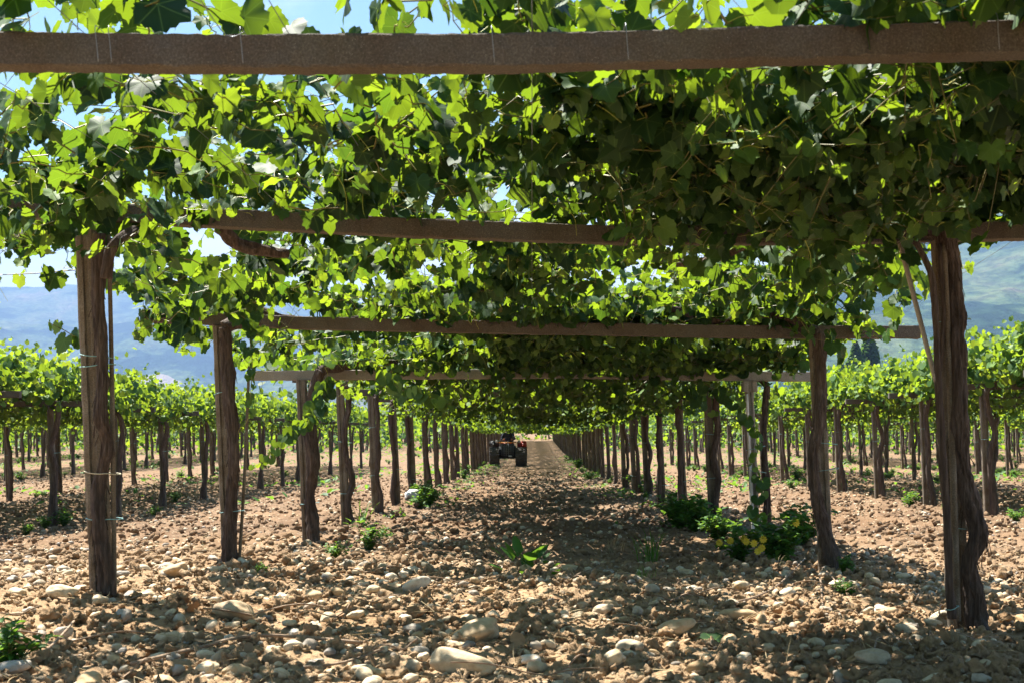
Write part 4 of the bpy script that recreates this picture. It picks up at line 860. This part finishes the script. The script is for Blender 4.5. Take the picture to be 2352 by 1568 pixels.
weed(1600, 1225, 'bush', .40, 'dark leafy weed at the foot of the fourth right post', var=3); weed(1650, 1240, 'bush', .34, 'dark bushy weed left of the capped post', var=4); weed(1560, 1215, 'bush', .36, 'shaded weed beside the fifth right post', var=5)
weed(1840, 1260, 'bush', .38, 'leafy weed on the right flank of the flowering clump', var=6)
weed(775, 1278, 'bush', .17, 'small bright weed with lance leaves right of the bulging left trunk', var=7); weed(850, 1265, 'bush', .22, 'bright green clump right of the fourth left post', var=8); weed(880, 1240, 'bush', .18, 'green clump just behind the bright one by the left row', var=9)
weed(1190, 1322, 'broad', .17, 'broad leaved plant growing alone in the middle of the aisle', var=1); weed(1235, 1325, 'broad', .09, 'small companion of the broad leaved plant in mid aisle', var=2)
weed(1490, 1290, 'grass', .32, 'tall thin grass tuft right of centre in front of the dark weeds', 'grass', var=1); weed(1478, 1345, 'grass', .15, 'low pale grass tuft below the tall one', 'grass', var=2)
weed(1410, 1265, 'grass', .20, 'dry straw coloured tuft in the shaded aisle', 'grass', mtl='dry', var=3); weed(1770, 1310, 'grass', .14, 'dry grass in front of the flowering weed', 'grass', mtl='dry', var=4)
weed(1945, 1325, 'bush', .16, 'seedling with a few leaves at the foot of the second right post', var=10); weed(20, 1540, 'bush', .2, 'green weed at the bottom left edge', var=11); weed(600, 1325, 'bush', .08, 'tiny weed right of the second left post', var=12)
weed(60, 1228, 'bush', .2, 'green weed left of the first trunk in the left field', var=13); weed(105, 1212, 'bush', .22, 'bright weed beside the first trunk in the left field', var=14); weed(1830, 1105, 'bush', .36, 'bright bushy weed in the gap right of the capped post', var=15); weed(2090, 1165, 'bush', .3, 'bright weed in the open soil behind the nearest right post', var=16); weed(2335, 1200, 'bush', .22, 'green weed at the right edge of the picture', var=17)
weed(965, 1168, 'bush', .2, 'weed beside the crumpled white rock', var=18); weed(1940, 1372, 'bush', .12, 'spindly weed with an orange bud in the right foreground', var=19); weed(650, 1100, 'bush', .3, 'dark weed in the left gap behind the shoot', var=20)
KS = ['bush', 'bush', 'bush', 'grass']
for n in range(4, 24):
    for sg in (-1, 1):
        if random.random() < .8:
            sd_ = 'left' if sg < 0 else 'right'; x = sg * 2.1 + random.uniform(-.2, .45) * (-sg); y = DD(n) + random.uniform(-.8, .8)
            weed(0, 0, random.choice(KS), random.choice([.16, .22, .30, .4]), f'green weed near the {ORD[n-1]} post of the {sd_} row' if n < 12 else f'small green weed far down the {sd_} row of the aisle', grp='weeds along the rows', x=x, y=y, var=random.randint(1, 3))
for i in range(190):
    row = random.choice([-11.3, -7.1, 6.45, 10.65, -16.3, 15., -20.5, 19.2, -25.5, 23.6]); y = random.uniform(20 if abs(row) < 12 else (42 if abs(row) < 22 else 62), 90); weed(0, 0, 'bush', random.choice([.16, .22, .30]), 'small green weed under the vines of the ' + ('left' if row < 0 else 'right') + ' field', grp='weeds under the ' + ('left' if row < 0 else 'right') + ' field', x=row + random.uniform(-.7, .7), y=y, var=random.randint(1, 3))
# thin ground cover along the rows
S = 5200; R = np.random.RandomState(5); y = R.uniform(13, 80, S); sg = np.where(R.uniform(0, 1, S) < .5, -1, 1); x = sg * (2.0 - np.abs(R.normal(0, .35, S))); x = x * (1 + 0 * y); c = vn(x * .9, y * .6) > .0; x, y = x[c], y[c]; k = len(x); a = R.uniform(0, 2 * np.pi, k)
x2 = R.uniform(-.45, .45, 16000) * 1.0; y2 = 26 + 70 * R.uniform(0, 1, 16000)**.8; x2 = x2 * y2; m2_ = (np.abs(x2) > 2.6) & (vn(x2 * .5 + 3, y2 * .35) + .5 * vn(x2 * 1.7, y2 * 1.1) > .12); x2, y2 = x2[m2_], y2[m2_]
x = np.concatenate([x, x2]); y = np.concatenate([y, y2]); k = len(x); a = R.uniform(0, 2 * np.pi, k); gs = np.where(np.abs(x) > 2.6, R.uniform(.10, .24, k), R.uniform(.05, .11, k))
V, F, A = leaf_cloud(np.stack([x, y, gz(x, y) + rough(x, y) + R.uniform(.01, .07, k)], -1), np.stack([np.cos(a), np.sin(a), R.uniform(0, 1, k)], -1), R.normal(0, .3, (k, 3)) + [0, 0, 1], gs, np.clip(R.normal(.45, .2, k), 0, .95), 1, tpls=LN)
tag(npmesh('ground_cover', V, F, M['weed'], attr=A), 'thin green ground cover along the aisle edges and between the field rows', 'ground cover', kind='stuff')

# ------------------------------------------------------------------ tractor with its driver
def boxm(c, s, bev=.02, taper=(1, 1)):
    bm = bmesh.new(); bmesh.ops.create_cube(bm, size=1)
    for v in bm.verts:
        top = v.co.z > 0; v.co = Vector((c[0] + v.co.x * s[0] * (taper[0] if top else 1), c[1] + v.co.y * s[1] * (taper[1] if top else 1), c[2] + v.co.z * s[2]))
    bmesh.ops.bevel(bm, geom=bm.edges[:], offset=bev, segments=2, affect='EDGES'); V = [tuple(v.co) for v in bm.verts]; F = [tuple(l.vert.index for l in f.loops) for f in bm.faces]; bm.free(); return V, F
def lathe_x(cx, cy, cz, prof, n=28):
    V = []; F = []; K = len(prof)
    for i in range(n):
        t = 2 * math.pi * i / n
        for (dx, r) in prof: V.append((cx + dx, cy + r * math.cos(t), cz + r * math.sin(t)))
    for i in range(n):
        for j in range(K - 1): a = i * K + j; b = ((i + 1) % n) * K + j; F.append((a, b, b + 1, a + 1))
    return V, F
TD = 60.0; tx = (1166 - CX) * TD / FP; tz = g1(tx, TD)
T = empty('tractor', (tx, TD, tz), label='small red and dark orchard tractor facing the camera down the shady aisle', cat='tractor')
V, F = boxm((0, .25, .88), (.62, 1.3, .40), .05, (.86, .95)); pymesh('hood', V, F, M['red'], T)
V, F = boxm((0, -.42, .72), (.60, .06, .62), .02); g_ = pymesh('grille', V, F, M['dark'], T)
V, F = join(*[boxm((-.25 + .1 * i, -.46, .74), (.012, .02, .5), .003) for i in range(6)], *[boxm((0, -.462, .52 + .09 * i), (.56, .016, .012), .003) for i in range(6)]); pymesh('grille_bars', V, F, M['wire'], g_)
V, F = boxm((0, -.45, 1.065), (.76, .07, .045), .012); pymesh('trim_bar', V, F, M['yellow'], T)
V, F = boxm((.12, -.47, .47), (.16, .012, .05), .003); pymesh('number_plate', V, F, M['pvc'], T)
V, F = boxm((0, .7, .55), (.46, 2.1, .34), .04); pymesh('chassis', V, F, M['dark'], T); V, F = boxm((0, .35, .68), (.74, 1.0, .52), .05); pymesh('engine_cover', V, F, M['dark'], T)
V, F = boxm((0, -.3, .42), (1.1, .12, .12), .03); pymesh('axle', V, F, M['dark'], T)
for s in (-1, 1):
    for (yy, r, wd, xx) in ((-.3, .42, .44, .57), (1.35, .48, .46, .62)):
        h_ = wd / 2; V, F = lathe_x(s * xx, yy, r, [(-h_ * .7, r * .55), (-h_, r * .75), (-h_ * .92, r * .93), (-h_ * .6, r * .985), (h_ * .6, r * .985), (h_ * .92, r * .93), (h_, r * .75), (h_ * .7, r * .55), (-h_ * .7, r * .55)])
        lug = []
        for i in range(20):
            t = 2 * math.pi * i / 20
            for q in (-1, 1):
                a = (s * xx + q * h_ * .92, yy + math.cos(t) * r * .97, r + math.sin(t) * r * .97); t2 = t + .17; b = (s * xx + q * .01, yy + math.cos(t2) * r * 1.01, r + math.sin(t2) * r * 1.01); lug.append(tube([a, b], [.022, .022], 4, 1))
        V, F = join((V, F), *lug); w_ = pymesh('tyre', V, F, M['dust'], T, smooth=False)
        V, F = lathe_x(s * (xx + s * 0), yy, r, [(-h_ * .5, .03), (-h_ * .55, r * .3), (-h_ * .7, r * .56), (h_ * .7, r * .56), (h_ * .55, r * .3), (h_ * .5, .03)]); pymesh('rim', V, F, M['red'], w_)
    V, F = tube([(s * .66, .75, .9), (s * .66, .95, 1.06), (s * .66, 1.35, 1.13), (s * .66, 1.8, 1.0)], [.02, .02, .02, .02], 6, 4)
    bx = boxm((s * .62, 1.3, 1.1), (.42, .8, .05), .02); b2 = boxm((s * .62, .92, .98), (.42, .06, .24), .02); V, F = join(bx, b2, (V, F)); pymesh('fender', V, F, M['red'] if s > 0 else M['dark'], T)
    V, F = lathe_x(0, 0, 0, [(-.03, .001), (-.03, .06), (.02, .07), (.03, .05), (.03, .001)], 16); V = [(s * .5 + v[1], .82 + v[0], 1.10 + v[2]) for v in V]; pymesh('headlight', V, F, M['lamp'], T)
V, F = boxm((0, 1.25, .98), (.46, .42, .10), .04); b2 = boxm((0, 1.48, 1.2), (.44, .08, .36), .03); V, F = join((V, F), b2); pymesh('seat', V, F, M['black'], T)
pts = [(.17 * math.cos(t * math.pi / 8), .78 + .05 * math.sin(t * math.pi / 8), 1.16 + .14 * math.sin(t * math.pi / 8)) for t in range(17)]; V, F = tube(pts, [.013] * 17, 6, 2, cap=False); V2, F2 = tube([(0, .78, 1.16), (0, .55, .98)], [.02, .02], 6, 2); V3, F3 = tube([(-.17, .78, 1.16), (.17, .78, 1.16)], [.01, .01], 6, 2)
V, F = join((V, F), (V2, F2), (V3, F3)); pymesh('steering_wheel', V, F, M['black'], T)
V, F = tube([(.24, .1, 1.0), (.24, .1, 1.28), (.26, .14, 1.32)], [.022, .022, .02], 8, 3); pymesh('exhaust', V, F, M['dark'], T)
# driver: one skinned body, seated, hands on the wheel
def person():
    e = empty('person', (tx, TD + 1.2, tz), label='driver in a dark navy shirt bent forward over the wheel of the tractor', cat='person')
    nodes = {'pel': ((0, .05, 1.06), .15), 'bel': ((0, -.02, 1.20), .145), 'che': ((0, -.12, 1.36), .165), 'nec0': ((0, -.20, 1.50), .07), 'nec': ((0, -.25, 1.55), .055), 'chin': ((0, -.30, 1.60), .07), 'hd': ((0, -.30, 1.67), .098), 'top': ((0, -.29, 1.73), .075)}
    edges = [('pel', 'bel'), ('bel', 'che'), ('che', 'nec0'), ('nec0', 'nec'), ('nec', 'chin'), ('chin', 'hd'), ('hd', 'top')]
    for s, k in ((-1, 'l'), (1, 'r')):
        for nm_, c, r in [('sh', (s * .20, -.17, 1.44), .075), ('el', (s * .30, -.28, 1.20), .048), ('wr', (s * .185, -.44, 1.19), .030), ('hip', (s * .10, -.02, 1.05), .095), ('kn', (s * .20, -.45, 1.06), .065), ('an', (s * .24, -.52, .66), .042), ('to', (s * .25, -.68, .61), .038)]: nodes[nm_ + k] = (c, r)
        nodes['pa' + k] = ((s * .165, -.47, 1.20), .028)
        edges += [('che', 'sh' + k), ('sh' + k, 'el' + k), ('el' + k, 'wr' + k), ('wr' + k, 'pa' + k), ('pel', 'hip' + k), ('hip' + k, 'kn' + k), ('kn' + k, 'an' + k), ('an' + k, 'to' + k)]
        for f in range(4):
            a = (s * (.150 + .0), -.485 + .004 * f, 1.225 - .018 * f); b = (s * .135, -.455, 1.222 - .018 * f); nodes[f'f{f}a{k}'] = (a, .010); nodes[f'f{f}b{k}'] = (b, .008); edges += [('pa' + k, f'f{f}a{k}'), (f'f{f}a{k}', f'f{f}b{k}')]
        nodes['th' + k] = ((s * .175, -.44, 1.235), .010); edges.append(('pa' + k, 'th' + k))
    names = list(nodes); me = bpy.data.meshes.new('body'); me.from_pydata([nodes[n][0] for n in names], [(names.index(a), names.index(b)) for a, b in edges], []); o = bpy.data.objects.new('body', me); COL.objects.link(o); o.parent = e
    md = o.modifiers.new('Skin', 'SKIN'); 
    for i, n_ in enumerate(names): sv = me.skin_vertices[0].data[i]; sv.radius = (nodes[n_][1], nodes[n_][1]); sv.use_root = (n_ == 'pel')
    o.modifiers.new('Sub', 'SUBSURF').levels = 2; o.modifiers['Sub'].render_levels = 2
    dg = bpy.context.evaluated_depsgraph_get(); dg.update(); m2 = bpy.data.meshes.new_from_object(o.evaluated_get(dg)); o.modifiers.clear(); o.data = m2; m2.materials.clear()
    for q in ('shirt', 'skin', 'trouser', 'black'): m2.materials.append(M[q])
    for p_ in m2.polygons:
        c = p_.center; p_.use_smooth = True; mi = 0
        if c.z > 1.515: mi = 1
        elif c.y < -.425 and c.z > 1.13: mi = 1
        elif c.z < 1.14 and not (c.y < -.425 and c.z > 1.13): mi = 2
        if c.z < .68: mi = 3
        p_.material_index = mi
    V, F = tube([(0, -.385, 1.67), (0, -.41, 1.645), (0, -.395, 1.635)], [.012, .018, .012], 6, 3); pymesh('nose', V, F, M['skin'], e)
    for s in (-1, 1):
        V, F = tube([(s * .036, -.392, 1.682), (s * .034, -.386, 1.683)], [.011, .004], 6, 2); pymesh('eye', V, F, M['black'], e)
        V, F = tube([(s * .095, -.29, 1.64), (s * .108, -.28, 1.665), (s * .10, -.275, 1.69)], [.010, .016, .010], 6, 3); pymesh('ear', V, F, M['skin'], e)
    V, F = tube([(-.03, -.378, 1.612), (0, -.388, 1.61), (.03, -.378, 1.612)], [.005, .008, .005], 6, 3); pymesh('mouth', V, F, M['red'], e)
    tv, tf = stone_tpl(3, 3, .02, 1.0); tv = tv / np.array([.5, .5, .5]) * np.array([.112, .125, .09]); pymesh('hair', tv + np.array([0, -.275, 1.72]), [tuple(int(i) for i in q) for q in tf], M['hair'], e)
person()

# ------------------------------------------------------------------ dark conifers beyond the right field
def conifer(u, D, h, seed, lab):
    R = np.random.RandomState(seed); x = (u - CX) * D / FP; z = g1(x, D); e = empty('conifer_tree', (x, D, z), label=lab, cat='tree', group='trees beyond the right field')
    V, F = tube([(0, 0, 0), (.1, 0, h * .5), (0, 0, h)], [h * .03, h * .02, h * .004], 7, 4); pymesh('trunk', V, F, M['bark'], e)
    k = 3800; t = R.uniform(.12, 1, k); a = R.uniform(0, 2 * np.pi, k); lump = 1 + .35 * vn(np.cos(a) * 2 + seed, np.sin(a) * 2, t * 9); r = h * .24 * (1 - t)**.8 * R.uniform(.35, 1, k)**.5 * lump; p = np.stack([np.cos(a) * r, np.sin(a) * r, t * h + R.normal(0, h * .01, k)], -1)
    V, F, A = leaf_cloud(p, np.stack([np.cos(a), np.sin(a), R.uniform(-.5, .3, k)], -1), R.normal(0, .5, (k, 3)) + [0, 0, .8], h * R.uniform(.03, .07, k), np.clip(R.normal(.1, .1, k), 0, .5), 2); npmesh('crown', V, F, M['weed'], e, attr=A)
conifer(1965, 260, 17, 1, 'dark conifer standing left of its group behind the right field'); conifer(1995, 275, 20.5, 2, 'tallest dark conifer behind the right field'); conifer(1930, 290, 15, 3, 'smaller dark tree at the left of the conifers')

# ------------------------------------------------------------------ haze between the vineyard and the mountains
def haze():
    bm = bmesh.new(); bmesh.ops.create_cube(bm, size=1)
    x0, x1, y0, y1, z0, z1 = -130000, 130000, -200, 9600, -60, 880
    for v in bm.verts: v.co = Vector(((x0 + x1) / 2 + v.co.x * (x1 - x0), (y0 + y1) / 2 + v.co.y * (y1 - y0), (z0 + z1) / 2 + v.co.z * (z1 - z0)))
    me = bpy.data.meshes.new('haze'); bm.to_mesh(me); bm.free(); o = bpy.data.objects.new('haze', me); COL.objects.link(o); m = bpy.data.materials.new('haze_air'); m.use_nodes = True; N = m.node_tree.nodes; L = m.node_tree.links
    N.remove(N['Principled BSDF']); v = N.new('ShaderNodeVolumePrincipled'); v.inputs['Color'].default_value = (.38, .57, 1, 1); v.inputs['Density'].default_value = .00015; v.inputs['Anisotropy'].default_value = 0
    L.new(v.outputs[0], N['Material Output'].inputs['Volume']); me.materials.append(m); tag(o, kind='stuff')
haze()
